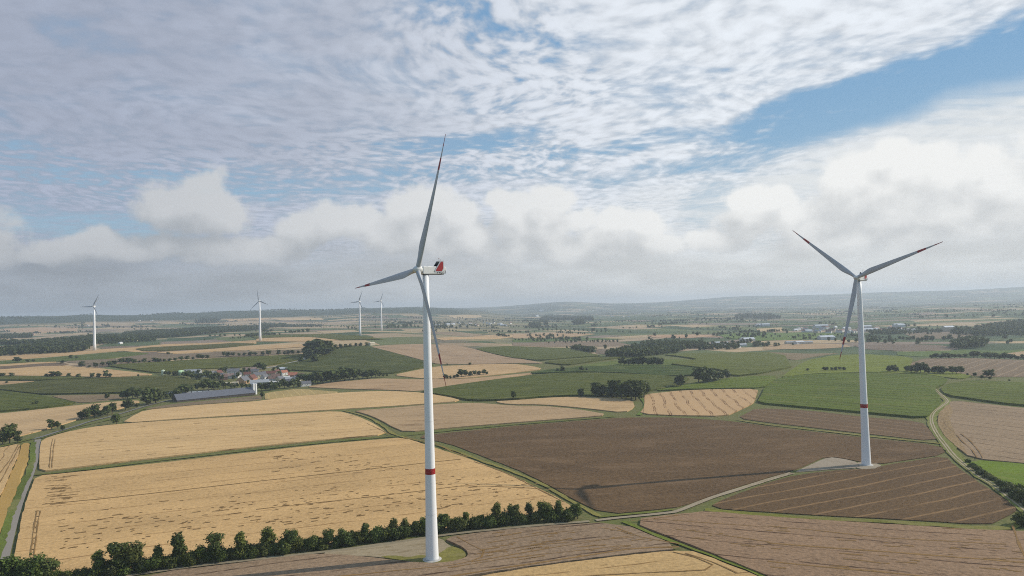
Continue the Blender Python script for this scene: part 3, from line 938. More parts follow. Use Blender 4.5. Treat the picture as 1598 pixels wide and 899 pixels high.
# roads, paths
ribbon('road', [(-12, 960), (2, 885), (27.5, 790), (49, 735), (56, 710), (59, 686)], 5.8, 'asphalt', (0.245, 0.215, 0.18), 0.12, wob=0.05)
ribbon('road', [(48, 686), (67, 681), (95, 672), (123, 663.5), (137, 658.5), (168, 651), (195, 643.5), (226, 634), (262, 625), (300, 618)], 4.6, 'asphalt', (0.19, 0.18, 0.165), 0.14, wob=0.05)
ribbon('road', [(395, 577), (430, 572), (452, 566), (470, 562), (492, 553), (520, 545)], 7, 'asphalt', (0.33, 0.31, 0.28), 0.25, wob=0.05)
ribbon('gravel_path', [(930, 812), (975, 807), (1026, 802), (1052, 799), (1079, 789), (1110, 777), (1160, 761), (1200, 748.5), (1236, 738)], (3.5, 5.0), 'gravel', (0.31, 0.25, 0.17), 0.12)
ribbon('gravel_path', [(920, 813.5), (860, 818), (800, 823.5), (700, 834), (600, 849), (533, 858), (400, 872.5), (300, 884), (220, 895), (100, 912)], 3.5, 'gravel', (0.26, 0.215, 0.14), 0.10)
field('gravel_pad', [(1240, 736.5), (1265, 725), (1293, 713), (1315, 716), (1340, 722), (1343, 730), (1300, 732), (1252, 736)], 'gravel', (0.30, 0.245, 0.18), ((1250, 732), (1340, 724)), 0.02, lift=0.10)
field('gravel_pad', [(1336, 722), (1352, 721), (1376, 725), (1372, 731), (1350, 733.5), (1334, 729)], 'gravel', (0.30, 0.25, 0.18), ((1340, 726), (1370, 727)), 0.02, lift=0.06)
field('gravel_pad', [(497, 864), (540, 856), (580, 849), (660, 838.5), (688, 840), (700, 850), (712, 858), (700, 868), (680, 874), (640, 874), (580, 868.5), (530, 867)], 'gravel', (0.31, 0.245, 0.155),
      ((500, 862), (650, 845)), 0.02, lift=0.06)
field('verge', [(640, 870), (655, 866), (672, 869), (690, 862), (702, 852), (718, 856), (729, 865), (724, 871), (700, 878), (665, 879.5), (630, 875), (590, 869), (610, 867)], 'verge', (0.16, 0.15, 0.05), ((650, 872), (700, 870)),
      0.02, lift=0.12)
# grass strips
V1 = (0.105, 0.125, 0.030)
V2 = (0.19, 0.175, 0.060)
ribbon('verge', [(55, 741), (100, 737), (250, 719), (400, 702), (500, 691.5), (600, 682.5), (632, 680), (700, 672.5), (800, 663), (900, 655), (960, 650)], 3.6, 'verge', V1, 0.3, wob=1.2)
ribbon('verge', [(536, 641), (560, 646.5), (580, 654), (598, 665), (614, 677), (640, 685), (700, 700), (745, 717), (800, 736), (850, 758), (893, 783), (935, 806)], 3.6, 'verge', V2, 0.25, wob=1.2)
ribbon('verge', [(1100, 796), (1198, 804.5), (1300, 811), (1411, 816.5), (1543, 825), (1575, 824), (1600, 815), (1640, 800)], 6.5, 'verge', (0.145, 0.15, 0.035), 0.3, wob=1.5)
ribbon('verge', [(935, 807), (975, 803), (1026, 798.5), (1050, 795)], 3, 'verge', (0.13, 0.15, 0.04), 0.2)
ribbon('verge', [(972, 814), (1030, 838), (1085, 858), (1130, 875), (1188, 899), (1290, 945)], 3.0, 'verge', (0.12, 0.15, 0.03), 0.3, wob=1.0)
ribbon('verge', [(1150, 655.5), (1200, 663), (1344, 679.5), (1468, 692.5)], 4, 'verge', V2, 0.25, wob=1.0)
ribbon('verge', [(52, 690), (49, 725), (32, 765), (12, 815), (-8, 880), (-25, 950)], 5, 'verge', (0.10, 0.13, 0.03), 0.2, wob=1.2)
ribbon('verge', [(1459, 608), (1466, 614), (1478, 626), (1470, 634), (1457, 645), (1455, 660), (1466, 680), (1480, 697), (1496, 715), (1530, 741), (1560, 761), (1600, 792), (1650, 830)], (9, 11), 'verge', (0.15, 0.165, 0.05), 0.3,
       wob=1.5)
for dx in (-1.3, 1.3):
    pth = [(1459, 608), (1466, 614), (1478, 626), (1470, 634), (1456, 645), (1454, 660), (1464, 680), (1477, 697), (1493, 716), (1527, 742), (1557, 762), (1597, 793), (1645, 832)]
    W = [np.array(at(*q)[:2]) for q in pth]
    W = [w + np.array([dx, 0]) for w in W]
    ribbon('path', W, 1.3, 'gravel', (0.34, 0.27, 0.18), 0.38, world=True)
ribbon('verge', [(50, 684.5), (0, 697), (-80, 715)], 7, 'verge', V1, 0.3, wob=1.2)
ribbon('verge', [(65, 684), (95, 675), (123, 666), (150, 660), (200, 648), (230, 636)], 3, 'verge', V1, 0.35, wob=1.2)
ribbon('verge', [(997, 648), (1008, 632), (1000, 620), (996, 612)], 6, 'verge', (0.10, 0.15, 0.03), 0.3)

# dark wheel tracks pressed in the crops
TR = [[], [], []]
for pts, w in (
        ([(66, 789), (150, 781), (270, 768), (400, 753), (520, 740), (600, 731), (719, 718)], 1.5),
        ([(82, 687), (79, 705), (77, 732)], 0.7), ([(86, 687), (83, 705), (81, 732)], 0.7),
        ([(57.5, 799), (52, 835), (46, 872)], 0.6), ([(62.5, 799), (57.5, 835), (52, 872)], 0.6),
        ([(0, 740), (18, 715), (29, 694)], 0.6), ([(-6, 765), (20, 718), (33, 694)], 0.6),
        ([(400, 797), (480, 788), (600, 775), (720, 760)], 1.0), ([(740, 722), (790, 740), (840, 765), (880, 785)], 0.9),
        ([(632, 684), (680, 694), (705, 706), (730, 715)], 1.3), ([(719, 760), (800, 762), (860, 766)], 1.0),
        ([(608, 679), (590, 670), (573, 662)], 0.8),
        ([(700, 903), (800, 887), (900, 872), (990, 859), (1060, 856)], 1.6), ([(700, 889), (800, 873), (900, 862), (985, 853)], 1.0),
        ([(735, 880), (800, 868), (900, 851), (990, 838)], 0.9), ([(740, 868), (850, 852), (990, 841)], 0.7), ([(760, 850), (850, 836), (940, 826), (985, 837)], 0.8),
        ([(713, 840), (735, 853), (755, 862), (752, 872), (710, 884), (620, 893), (520, 903)], 1.0),
        ([(960, 825), (1000, 840), (1060, 851)], 1.0),
        ([(1198, 823), (1290, 832), (1390, 842), (1530, 850), (1570, 852)], 1.2), ([(1198, 850), (1300, 858), (1385, 864), (1500, 873), (1600, 881)], 1.8),
        ([(1198, 879), (1290, 888), (1360, 894), (1440, 902)], 1.6), ([(1020, 812), (1100, 818), (1200, 825)], 0.9), ([(1055, 828), (1130, 838), (1200, 848)], 1.0),
        ([(985, 815), (1020, 812), (1060, 806)], 0.8), ([(1580, 822), (1590, 850), (1605, 885)], 1.0),
        ([(1050, 864), (1085, 872), (1112, 884), (1100, 892), (1000, 897), (850, 905)], 0.8), ([(1070, 866), (1110, 879), (1150, 897)], 0.9),
        ([(1493, 680), (1503, 691), (1514, 700), (1522, 711), (1525, 716)], 0.9), ([(1499, 678), (1513, 688), (1526, 703), (1534, 716)], 0.8),
):
    ribbon('', pts, w, 'track', SOIL, 1.0, wob=0.5, obj=TR)
# height above each crop differs: tracks follow the tallest crop they cross, a few centimetres proud
for i in range(9):                                   # cross links of the ladder-like tracks at the field edge
    y = 799 + i * 8.6
    ribbon('', [(57.5 - (y - 799) * 0.155, y), (62.5 - (y - 799) * 0.145, y + 0.5)], 0.7, 'track', SOIL, 1.0, wob=0.3, obj=TR)


def dashes(n, box, d0, d1, keep, lmin=2, lmax=8, w=(0.8, 2.0)):
    p, q = np.array(at(*d0)[:2]), np.array(at(*d1)[:2])
    dr = (q - p) / np.linalg.norm(q - p)
    k = 0
    while k < n:
        px = rng.uniform(box[0], box[2]); py = rng.uniform(box[1], box[3])
        if not keep(px, py): continue
        c = np.array(at(px, py)[:2]); k += 1
        a = rng.normal(0, 0.06); e = np.array([dr[0] * math.cos(a) - dr[1] * math.sin(a), dr[0] * math.sin(a) + dr[1] * math.cos(a)])
        L_ = rng.uniform(lmin, lmax) * rng.random() ** 0.5
        m2 = c + e * L_ * 0.5 + rng.normal(0, 0.4, 2)
        ribbon('', [c, m2, c + e * L_], tuple(rng.uniform(*w, 2) * (0.5, 1.0)), 'track', SOIL, 1.0, world=True, wob=0.6, obj=TR)


up = lambda x: 799 - 0.108 * (x - 60)
dashes(260, (90, 740, 830, 860), (66, 789), (400, 753), lambda x, y: y > up(x) + 6 and y < 875 - 0.115 * x and rng.random() < 0.35 + 0.65 * math.exp(-((y - (up(x) + 42)) / 20) ** 2))
dashes(36, (64, 744, 100, 790), (66, 789), (400, 753), lambda x, y: True, 4, 14)
dashes(60, (420, 690, 720, 740), (66, 789), (400, 753), lambda x, y: y > 745 - 0.06 * (x - 420) - 45 and y > 700 and x < 400 + (y - 684) * 5, 3, 10)
dashes(40, (120, 640, 590, 735), (180, 668), (520, 646), lambda x, y: y > 668 - 0.06 * x + 12 and y < 728 - 0.075 * x, 4, 20, (0.5, 1.1))
dashes(45, (1060, 822, 1590, 895), (1198, 850), (1500, 873), lambda x, y: y > 812 + 0.03 * (x - 1100) and y < 835 + 0.5 * (x - 1060), 3, 14, (0.8, 2.0))
dashes(40, (740, 830, 1040, 890), (740, 886), (1000, 850), lambda x, y: y < 880 - 0.09 * (x - 800) and y > 832 - 0.05 * (x - 760) and y > 820 + max(0, (x - 960) * 0.4), 3, 16, (0.7, 1.6))
o = mesh_obj('wheel_tracks', TR[0], TR[1], MAT['track'], uv=np.array(TR[2]))
o.color = (0.215, 0.125, 0.045, 1)
props(o, kind='structure')


# ------------------------------------------------------------------ wind turbines
MAT['tower'] = plain('tower_paint', (0.80, 0.80, 0.80), 0.45, 0.035, 0.25, 0.4, streak=True)
MAT['blade'] = plain('blade_paint', (0.45, 0.46, 0.48), 0.4, 0.03, 0.2, 0.4)
MAT['nacelle'] = plain('nacelle_paint', (0.70, 0.69, 0.66), 0.45, 0.05, 0.5, 0.4)
MAT['red'] = plain('signal_red', (0.30, 0.010, 0.010), 0.45, 0.06, 0.5, 0.4)
MAT['black'] = plain('dark_metal', (0.02, 0.022, 0.026), 0.5, 0.1, 1.0, 0.4)
MAT['letters'] = plain('letter_blue_grey', (0.035, 0.05, 0.08), 0.5, 0.02, 1.0)
MAT['concrete'] = plain('concrete', (0.42, 0.40, 0.36), 0.85, 0.15, 0.8)
MAT['glass'] = plain('beacon_glass', (0.35, 0.06, 0.05), 0.2, 0.02, 1.0)


def blade_mesh(L, root_r, cmax, detail=True):
    """one blade along +Z, chord along X, thickness along Y"""
    ns, seg = (44, 20) if detail else (12, 8)
    V = []; F = []; mi = []
    rs = [L * (i / ns) for i in range(ns + 1)]
    if detail:
        marks = [L - 6.4, L - 12.6, L - 19.0]
        for mk in marks: rs += [mk - 0.01, mk + 0.01]
        rs = sorted(rs)
    for r in rs:
        s = r / L
        blend = float(sst(s, 0.03, 0.19))
        if s < 0.2: chord = 2 * root_r + (cmax - 2 * root_r) * float(sst(s, 0.02, 0.2))
        else: chord = cmax * (1 - (s - 0.2) / 0.8) ** 0.92 * 0.86 + 0.14 * cmax * (1 - (s - 0.2) / 0.8) ** 0.3
        chord = max(chord, 0.5)
        thick = 2 * root_r * (1 - blend) + chord * (0.34 - 0.18 * s) * blend
        tw = rad(17) * (1 - s) ** 1.8 + rad(2)
        xo = 0.0 if s < 0.03 else (-0.5 + 0.32) * 0 + chord * 0.17 * blend
        bend = 0.020 * L * s * s
        for k in range(seg):
            a = 2 * PI * k / seg
            cx, sy = math.cos(a), math.sin(a)
            # airfoil: round nose at -x, thin tail at +x
            x = cx * chord / 2
            taper = 1 - blend * 0.75 * (0.5 + 0.5 * cx) ** 1.5
            y = sy * thick / 2 * taper
            x += xo
            V.append((x * math.cos(tw) - y * math.sin(tw), x * math.sin(tw) + y * math.cos(tw) + bend, r))
    for i in range(len(rs) - 1):
        rm = (rs[i] + rs[i + 1]) / 2
        d = L - rm
        red = detail and (d < 6.4 or 12.6 < d < 19.0)
        for k in range(seg):
            j = (k + 1) % seg
            F.append((i * seg + k, i * seg + j, (i + 1) * seg + j, (i + 1) * seg + k)); mi.append(1 if red else 0)
    F.append(tuple(reversed(range(seg)))); mi.append(0)
    F.append(tuple((len(rs) - 1) * seg + k for k in range(seg))); mi.append(1 if detail else 0)
    return V, F, mi


def turbine(name, base, hub_h, L, psi, theta, label, group, big=True, third=None):
    """psi: the rotor axis points to (-sin psi, -cos psi); theta: angle of the first blade from the rotor's right"""
    root = empty(name, base)
    props(root, label, 'wind turbine', group)
    k = 1.0 if big else 0.62
    top = hub_h - 2.2 * k
    if big:
        prof = [(0, 3.62), (1.0, 3.60), (25, 3.10), (48, 2.78), (76, 2.47), (100, 2.30), (118, 2.15), (140, 1.85), (top, 1.62)]
    else:
        prof = [(0, 4.6), (20, 4.0), (50, 3.5), (90, 2.9), (top, 2.2)]
    mb = MB()
    mb.rings([((0, 0, z), r) for z, r in prof], 48 if big else 16)
    tw = mb.build('tower', MAT['tower'], root, smooth=True)
    if big:
        rb = lambda z: np.interp(z, [p_[0] for p_ in prof], [p_[1] for p_ in prof])
        b = MB().rings([((0, 0, 47.0), rb(47.0) + 0.02), ((0, 0, 50.2), rb(50.2) + 0.02)], 48, cap=False).build('red_band', MAT['red'], tw, smooth=True)
        for z in (25, 76, 100, 125):
            MB().rings([((0, 0, z), rb(z) + 0.03), ((0, 0, z + 0.16), rb(z) + 0.03)], 48, cap=False).build('flange_ring', MAT['nacelle'], tw, smooth=True)
        fd = MB().rings([((0, 0, -0.8), 5.2), ((0, 0, 0.15), 5.2), ((0, 0, 0.45), 4.3), ((0, 0, 0.46), 3.7)], 40).build('foundation', MAT['concrete'], root)
    # nacelle frame: local x = towards the rotor
    nac = bpy.data.objects.new('nacelle', None)
    COL.objects.link(nac)
    nac.parent = root
    n = Vector((-math.sin(psi), -math.cos(psi), 0))
    right = Vector((math.cos(psi), -math.sin(psi), 0))
    nac.matrix_local = Matrix.Translation((0, 0, hub_h)) @ Matrix(((n.x, -right.x, 0, 0), (n.y, -right.y, 0, 0), (0, 0, 1, 0), (0, 0, 0, 1)))
    # side silhouette of the housing, extruded across and softened
    if big:
        sil = [(2.6, -1.9), (2.6, 1.9), (1.9, 2.15), (-11.2, 2.15), (-12.0, 1.75), (-12.3, 0.9), (-12.3, -0.6), (-11.4, -1.7), (-10.6, -2.0), (2.0, -2.2)]
        hw = 2.1
    else:
        sil = [(2.0, -1.2), (2.0, 1.2), (-0.5, 1.6), (-4.6, 1.3), (-5.6, 0.3), (-5.0, -0.9), (-0.5, -1.6)]
        hw = 1.5
    hs = MB()
    hs.prism(sil, -hw, hw)
    o = hs.build('housing', MAT['nacelle'], nac)
    bv = o.modifiers.new('bevel', 'BEVEL'); bv.width = 0.35 * k; bv.segments = 3; bv.limit_method = 'ANGLE'; bv.angle_limit = rad(50)
    MB().rings([((0, 0, -2.5 * k), 1.75 if big else 1.3), ((0, 0, -1.7 * k), 1.9 if big else 1.35)], 32).build('yaw_ring', MAT['black'], nac, smooth=False)
    if big:
        # dark underside tray
        MB().box(-10.8, 2.1, -1.9, 1.9, -2.36, -2.02).build('underside_tray', MAT['black'], nac)
        # swept cooler fins, one on each side, red outside with a white rim
        for s in (1, -1):
            y0 = s * (hw + 0.04)
            rim = [(-4.4, -0.35), (-8.4, 5.4), (-10.5, 5.4), (-10.5, 1.1), (-9.4, -0.95), (-4.8, -0.95)]
            red = [(-5.3, 0.0), (-8.7, 4.9), (-10.1, 4.9), (-10.1, 1.2), (-9.15, -0.5), (-5.6, -0.5)]
            f = MB().prism(rim, min(y0, y0 + s * 0.16), max(y0, y0 + s * 0.16)).build('cooler_fin', MAT['blade'], nac)
            ya, yb = y0 + s * 0.162, y0 + s * 0.20
            MB().prism(red, min(ya, yb), max(ya, yb)).build('red_panel', MAT['red'], f)
            blk = [(-4.9, 2.30), (-7.5, 3.75), (-9.7, 3.75), (-9.7, 2.30)]
            blk = [(-6.2, 2.2), (-8.45, 5.3), (-10.35, 5.3), (-10.35, 2.2)]
            ya, yb = y0 - s * 0.002, y0 - s * 0.05
            MB().prism(blk, min(ya, yb), max(ya, yb)).build('inner_shade_panel', MAT['black'], f)  # black sheet puts the shade on the fin's inner face into its colour
        MB().box(-10.2, -8.7, -hw + 0.25, hw - 0.25, 2.16, 4.6).build('radiator', MAT['black'], nac)
        mast = MB().tube((-9.2, 0.8, 4.5), (-9.2, 0.8, 6.6), 0.06, 0.05).tube((-9.2, -0.8, 4.5), (-9.2, -0.8, 6.4), 0.06, 0.05)
        mast.tube((-9.2, -1.1, 5.9), (-9.2, 1.1, 5.9), 0.05, 0.05)
        mast.build('sensor_mast', MAT['black'], nac)
        MB().rings([((-9.2, 0.8, 6.6), 0.22), ((-9.2, 0.8, 7.0), 0.22), ((-9.2, 0.8, 7.1), 0.1)], 10).build('beacon', MAT['glass'], nac)
        MB().box(-3.4, -1.2, -0.9, 0.9, 2.14, 2.45).box(0.2, 1.0, -0.5, 0.5, 2.14, 2.35).build('roof_hatch', MAT['nacelle'], nac)
        for s in (1, -1):
            tc_ = bpy.data.curves.new('lettering', 'FONT')
            tc_.body = 'EnBW'
            tc_.size = 2.3
            tc_.extrude = 0.01
            tc_.offset = 0.02
            tc_.space_character = 1.05
            tc_.align_x = 'CENTER'
            tc_.materials.append(MAT['letters'])
            tmp = bpy.data.objects.new('lettering', tc_)
            COL.objects.link(tmp)
            dg_ = bpy.context.evaluated_depsgraph_get(); dg_.update()
            tme = bpy.data.meshes.new_from_object(tmp.evaluated_get(dg_))
            bpy.data.objects.remove(tmp)
            to = bpy.data.objects.new('lettering', tme)
            COL.objects.link(to)
            to.parent = nac
            to.location = (-9.0, s * (hw + 0.03), -1.75)
            to.rotation_euler = (PI / 2, 0, 0 if s < 0 else PI)
            if s > 0: to.rotation_euler = (PI / 2, 0, PI)
    # rotor
    t = rad(5)
    oh = 5.0 * k
    rot = bpy.data.objects.new('rotor', None)
    COL.objects.link(rot)
    rot.parent = root
    nn = n * math.cos(t) + Vector((0, 0, math.sin(t)))
    up = right.cross(nn)
    if up.z < 0: up = -up
    hubp = Vector((0, 0, hub_h)) + nn * oh
    # rotor frame: x right, y = axis to the front, z up
    rx = right
    if rx.cross(nn).dot(up) < 0: rx = -right
    rot.matrix_local = Matrix(((rx.x, nn.x, up.x, hubp.x), (rx.y, nn.y, up.y, hubp.y), (rx.z, nn.z, up.z, hubp.z), (0, 0, 0, 1)))
    hb = MB()
    hr = 2.15 if big else 1.35
    prof2 = [(-2.35, 0.80), (-2.2, 0.95), (-1.4, 1.0), (0.0, 1.02), (1.0, 0.93), (1.9, 0.70), (2.5, 0.42), (2.85, 0.12), (2.9, 0.02)]
    seg = 28
    V = []; F = []
    for (yy, q) in prof2:
        for i in range(seg):
            a = 2 * PI * i / seg
            V.append((hr * q * math.cos(a), yy * k, hr * q * math.sin(a)))
    for r_ in range(len(prof2) - 1):
        for i in range(seg):
            j = (i + 1) % seg
            F.append((r_ * seg + i, (r_ + 1) * seg + i, (r_ + 1) * seg + j, r_ * seg + j))
    F.append(tuple(range(seg)))
    mesh_obj('hub', V, F, MAT['nacelle'], rot, smooth=True)
    bv_, bf, bm = blade_mesh(L, 1.35 * k, 4.6 if big else 4.4, big)
    b0 = None
    for q in range(3):
        a = PI - theta - q * 2 * PI / 3
        if b0 is None:
            b0 = mesh_obj('blade', bv_, bf, [MAT['blade'], MAT['red']], rot, smooth=True, mi=bm); b = b0
        else:
            b = b0.copy(); COL.objects.link(b); b.parent = rot
        d = Vector((math.cos(a), 0, math.sin(a)))
        tan = Vector((0, 1, 0)).cross(d)
        cone = 0.035
        dz = (d * math.cos(cone) + Vector((0, 1, 0)) * math.sin(cone)).normalized()
        yv = (Vector((0, 1, 0)) * math.cos(cone) - d * math.sin(cone)).normalized()
        xv = yv.cross(dz)
        b.matrix_local = Matrix(((xv.x, yv.x, dz.x, 0), (xv.y, yv.y, dz.y, 0), (xv.z, yv.z, dz.z, 0), (0, 0, 0, 1)))
    return root


TG = 'wind turbines standing in the fields'


def put_turbine(px, py, hubpy, *a, **k):
    """hub height follows from where the hub is seen above its base"""
    b = at(px, py)
    d = _F * FPX + _R * (a[0] - 799) + _U * (449.5 - hubpy)
    h_ = CAM_H + d[2] * math.hypot(b[0], b[1]) / math.hypot(d[0], d[1]) - b[2]
    return b, h_


for (px, py, hx, hy, L, psi, th, lab, big, kw) in (
        (674.5, 873, 664, 422, 75.5, 54, 66, 'nearest tall white wind turbine with red ring, beside the front hedgerow', True, {}),
        (1352, 725.5, 1341.5, 434, 69, 49, 20, 'white wind turbine with red ring on the ploughed field, next to a pale gravel pad', True, {}),
        (147.5, 547, 144.5, 478, 40, 9, 62, 'small distant wind turbine in front of the valley woods, leftmost of all turbines', False, {}),
        (406, 532, 403, 470, 43, 20, 101, 'small distant wind turbine beyond the village, left of the tall poplar clump', False, {}),
        (562, 524, 559, 470.5, 41, 28, 66, 'left one of the two distant turbines just left of the nearest tower', False, {}),
        (595.5, 516, 593, 469.5, 44, 27, 68, 'right one of the two distant turbines just left of the nearest tower, farthest away', False, {})):
    b, hh = put_turbine(px, py, hy, hx)
    print('turbine', b, hh)
    turbine('wind_turbine', (b[0], b[1], b[2]), hh, L, rad(psi), rad(th), lab, TG, big)


# ------------------------------------------------------------------ trees
def leaf_cloud(lobes, n, size, seed, hollow=0.55, vert=None):
    """leaf clumps: bent quads spread through ellipsoid lobes; returns vertices, faces"""
    r_ = np.random.default_rng(seed)
    lobes = np.array(lobes, float)         # x y z rx ry rz
    w = (lobes[:, 3] * lobes[:, 4] * lobes[:, 5]) ** 0.67
    w /= w.sum()
    idx = r_.choice(len(lobes), n, p=w)
    d = r_.normal(size=(n, 3)); d /= np.linalg.norm(d, axis=1)[:, None]
    rad_ = hollow + (1.08 - hollow) * r_.random(n) ** 0.6
    rad_ *= 1 + 0.14 * r_.normal(size=n)
    rad_[: n // 12] *= r_.uniform(1.1, 1.45, n // 12)             # twigs that stick out of the outline
    c = lobes[idx, :3] + d * lobes[idx, 3:6] * rad_[:, None]
    nrm = d * 0.9 + r_.normal(size=(n, 3)) * 0.55 + np.array([0, 0, 0.25])
    nrm /= np.linalg.norm(nrm, axis=1)[:, None]
    t = np.cross(nrm, r_.normal(size=(n, 3))); t /= np.linalg.norm(t, axis=1)[:, None]
    b = np.cross(nrm, t)
    s = size * (0.55 + 0.9 * r_.random(n))[:, None]
    e = 0.7 + 0.5 * r_.random((n, 1))
    V = np.stack([c - t * s - b * s * e * 0.4, c - b * s * e + nrm * s * 0.25 + t * s * 0.3, c + t * s * 0.9 + b * s * 0.2, c + b * s * e * 0.9 + nrm * s * 0.2 - t * s * 0.2], 1).reshape(-1, 3)
    F = np.arange(n * 4).reshape(-1, 4)
    return V, F


def quick_mesh(name, V, F, mats, mi=None, smooth=False):
    me = bpy.data.meshes.new(name)
    V = np.asarray(V, np.float32); F = np.asarray(F, np.int32)
    me.vertices.add(len(V)); me.vertices.foreach_set('co', V.ravel())
    me.loops.add(F.size); me.loops.foreach_set('vertex_index', F.ravel())
    me.polygons.add(len(F)); me.polygons.foreach_set('loop_start', np.arange(0, F.size, 4, dtype=np.int32))
    for m_ in mats: me.materials.append(m_)
    if mi is not None: me.polygons.foreach_set('material_index', np.asarray(mi, np.int32))
    me.update(calc_edges=True)
    return me


def crown_lobes(kind, seed):
    """a tree of height 1: lobes in its crown"""
    r_ = np.random.default_rng(seed)
    L = []
    if kind == 'broad':
        z0, zc, R = 0.16, 0.58, 0.34
        for i in range(15):
            a = r_.uniform(0, 2 * PI); q = r_.uniform(0.25, 1.0)
            z = r_.uniform(0.28, 0.88)
            rr = R * math.sqrt(max(0.05, 1 - ((z - zc) / 0.42) ** 2)) * 0.72 * q
            s = r_.uniform(0.10, 0.19)
            L.append((rr * math.cos(a), rr * math.sin(a), z, s, s, s * r_.uniform(0.75, 1.0)))
        L.append((0, 0, 0.6, 0.2, 0.2, 0.28))
    elif kind == 'tall':
        for i in range(16):
            a = r_.uniform(0, 2 * PI); z = r_.uniform(0.16, 0.92)
            rr = 0.17 * (1 - abs(z - 0.45) * 1.2) * r_.uniform(0.3, 1.0)
            s = r_.uniform(0.07, 0.13)
            L.append((rr * math.cos(a), rr * math.sin(a), z, s, s, s * 1.25))
        L.append((0, 0, 0.5, 0.13, 0.13, 0.36))
    elif kind == 'bush':
        for i in range(12):
            a = r_.uniform(0, 2 * PI); z = r_.uniform(0.2, 0.72)
            rr = 0.55 * r_.uniform(0.1, 1.0)
            s = r_.uniform(0.2, 0.32)
            L.append((rr * math.cos(a), rr * math.sin(a), z * (1 - 0.35 * rr), s, s, s * 0.85))
        L.append((0, 0, 0.4, 0.4, 0.4, 0.38))
    elif kind == 'thin':
        for i in range(9):
            a = r_.uniform(0, 2 * PI); z = r_.uniform(0.35, 0.93)
            rr = 0.20 * r_.uniform(0.2, 1.0)
            s = r_.uniform(0.05, 0.10)
            L.append((rr * math.cos(a), rr * math.sin(a), z, s, s, s))
    return L


def trunk_geo(kind, seed):
    r_ = np.random.default_rng(seed)
    mb = MB()
    th = {'broad': 0.42, 'tall': 0.6, 'bush': 0.3, 'thin': 0.55}[kind]
    tr = {'broad': 0.030, 'tall': 0.022, 'bush': 0.03, 'thin': 0.018}[kind]
    mb.tube((0, 0, -0.04), (0.01, 0, th * 0.5), tr, tr * 0.8, 7)
    mb.tube((0.01, 0, th * 0.5), (0.0, 0.01, th), tr * 0.8, tr * 0.55, 7)
    for i in range(5):
        a = r_.uniform(0, 2 * PI); z = th * r_.uniform(0.55, 1.0); q = r_.uniform(0.10, 0.2)
        mb.tube((0.0, 0.01, z), (q * math.cos(a), q * math.sin(a), z + r_.uniform(0.12, 0.25)), tr * 0.5, tr * 0.15, 5)
    return mb


PROTO = {}
for kind in ('broad', 'tall', 'bush', 'thin'):
    for v in range(4):
        for lod, (n, s) in enumerate(((2600, 0.030), (750, 0.052), (240, 0.085))):
            if kind in ('tall',): n = int(n * 0.75)
            if kind == 'thin': n = int(n * 0.22)
            if kind == 'bush': s *= 1.7
            V, F = leaf_cloud(crown_lobes(kind, 100 + v * 7 + len(kind)), n, s, 50 + v)
            crown = quick_mesh('crown', V, F, [MAT['leaf']])
            tb = trunk_geo(kind, 30 + v)
            tm = bpy.data.meshes.new('trunk'); tm.from_pydata(tb.v, [], tb.f); tm.materials.append(MAT['bark'])
            PROTO[(kind, v, lod)] = (crown, tm)
            if lod == 2:
                # far tree as one mesh: crown and trunk together
                o4 = [f for f in tb.f if len(f) == 4]
                VV = np.vstack([V, np.array(tb.v)])
                FF = np.vstack([F, np.array(o4) + len(V)])
                PROTO[(kind, v, 'one')] = quick_mesh('tree', VV, FF, [MAT['leaf'], MAT['bark']], [0] * len(F) + [1] * len(o4))

NAME = {'broad': 'broadleaf_tree', 'tall': 'poplar_tree', 'bush': 'shrub', 'thin': 'young_tree'}
TREES = [0]
lit_h = random.Random(9)


def tree(P, h, kind, label, group, width=1.0, tint=(1, 1, 1), variant=None):
    d = math.hypot(P[0], P[1])
    v = random.randrange(4) if variant is None else variant
    rz = random.uniform(0, 2 * PI)
    z = float(H(P[0], P[1])) - 0.1
    cat = 'shrub' if kind == 'bush' else 'tree'
    TREES[0] += 1
    if d > 1150 or kind == 'bush' and d > 700:
        width *= 1.5 if d > 1650 else 1.1
        o = bpy.data.objects.new(NAME[kind], PROTO[(kind, v, 'one')])
        COL.objects.link(o)
        o.location = (P[0], P[1], z); o.rotation_euler = (0, 0, rz)
        o.scale = (h * width, h * width, h)
        o.color = tuple(tint) + (1,)
        props(o, label, cat, group)
        return o
    lod = 0 if d < 650 else 1
    crown, tm = PROTO[(kind, v, lod)]
    if tuple(tint) == (1, 1, 1):
        q = lit_h.uniform(0.85, 1.5); tint = (q * lit_h.uniform(0.9, 1.15), q, q * lit_h.uniform(0.8, 1.1))
    r = empty(NAME[kind], (P[0], P[1], z), rz)
    r.scale = (h * width, h * width, h)
    props(r, label, cat, group)
    for nm, me in (('crown', crown), ('trunk', tm)):
        c = bpy.data.objects.new(nm, me); COL.objects.link(c); c.parent = r
        c.color = tuple(tint) + (1,)
    return r


ORD = ['first', 'second', 'third', 'fourth', 'fifth', 'sixth', 'seventh', 'eighth', 'ninth', 'tenth', 'eleventh', 'twelfth', 'thirteenth', 'fourteenth', 'fifteenth',
       'sixteenth', 'seventeenth', 'eighteenth', 'nineteenth', 'twentieth', 'twenty-first', 'twenty-second', 'twenty-third', 'twenty-fourth', 'twenty-fifth',
       'twenty-sixth', 'twenty-seventh', 'twenty-eighth', 'twenty-ninth']
for tens, rd in (('thirty', 'thirtieth'), ('forty', 'fortieth')):
    ORD.append(rd)
    ORD += [tens + '-' + q for q in ORD[:9]]


def tree_px(px, base, top, kind, label, group, width=1.0, tint=(1, 1, 1)):
    P = at(px, base)
    h = (base - top) * math.hypot(P[0], P[1]) / FPX
    return tree(P, h, kind, label, group, width, tint)


# the hedgerow in front
def hedge_y(x):
    return float(np.interp(x, [-20, 0, 220, 400, 533, 666, 800, 912], [924, 920, 891, 868, 852, 833, 818, 809]))


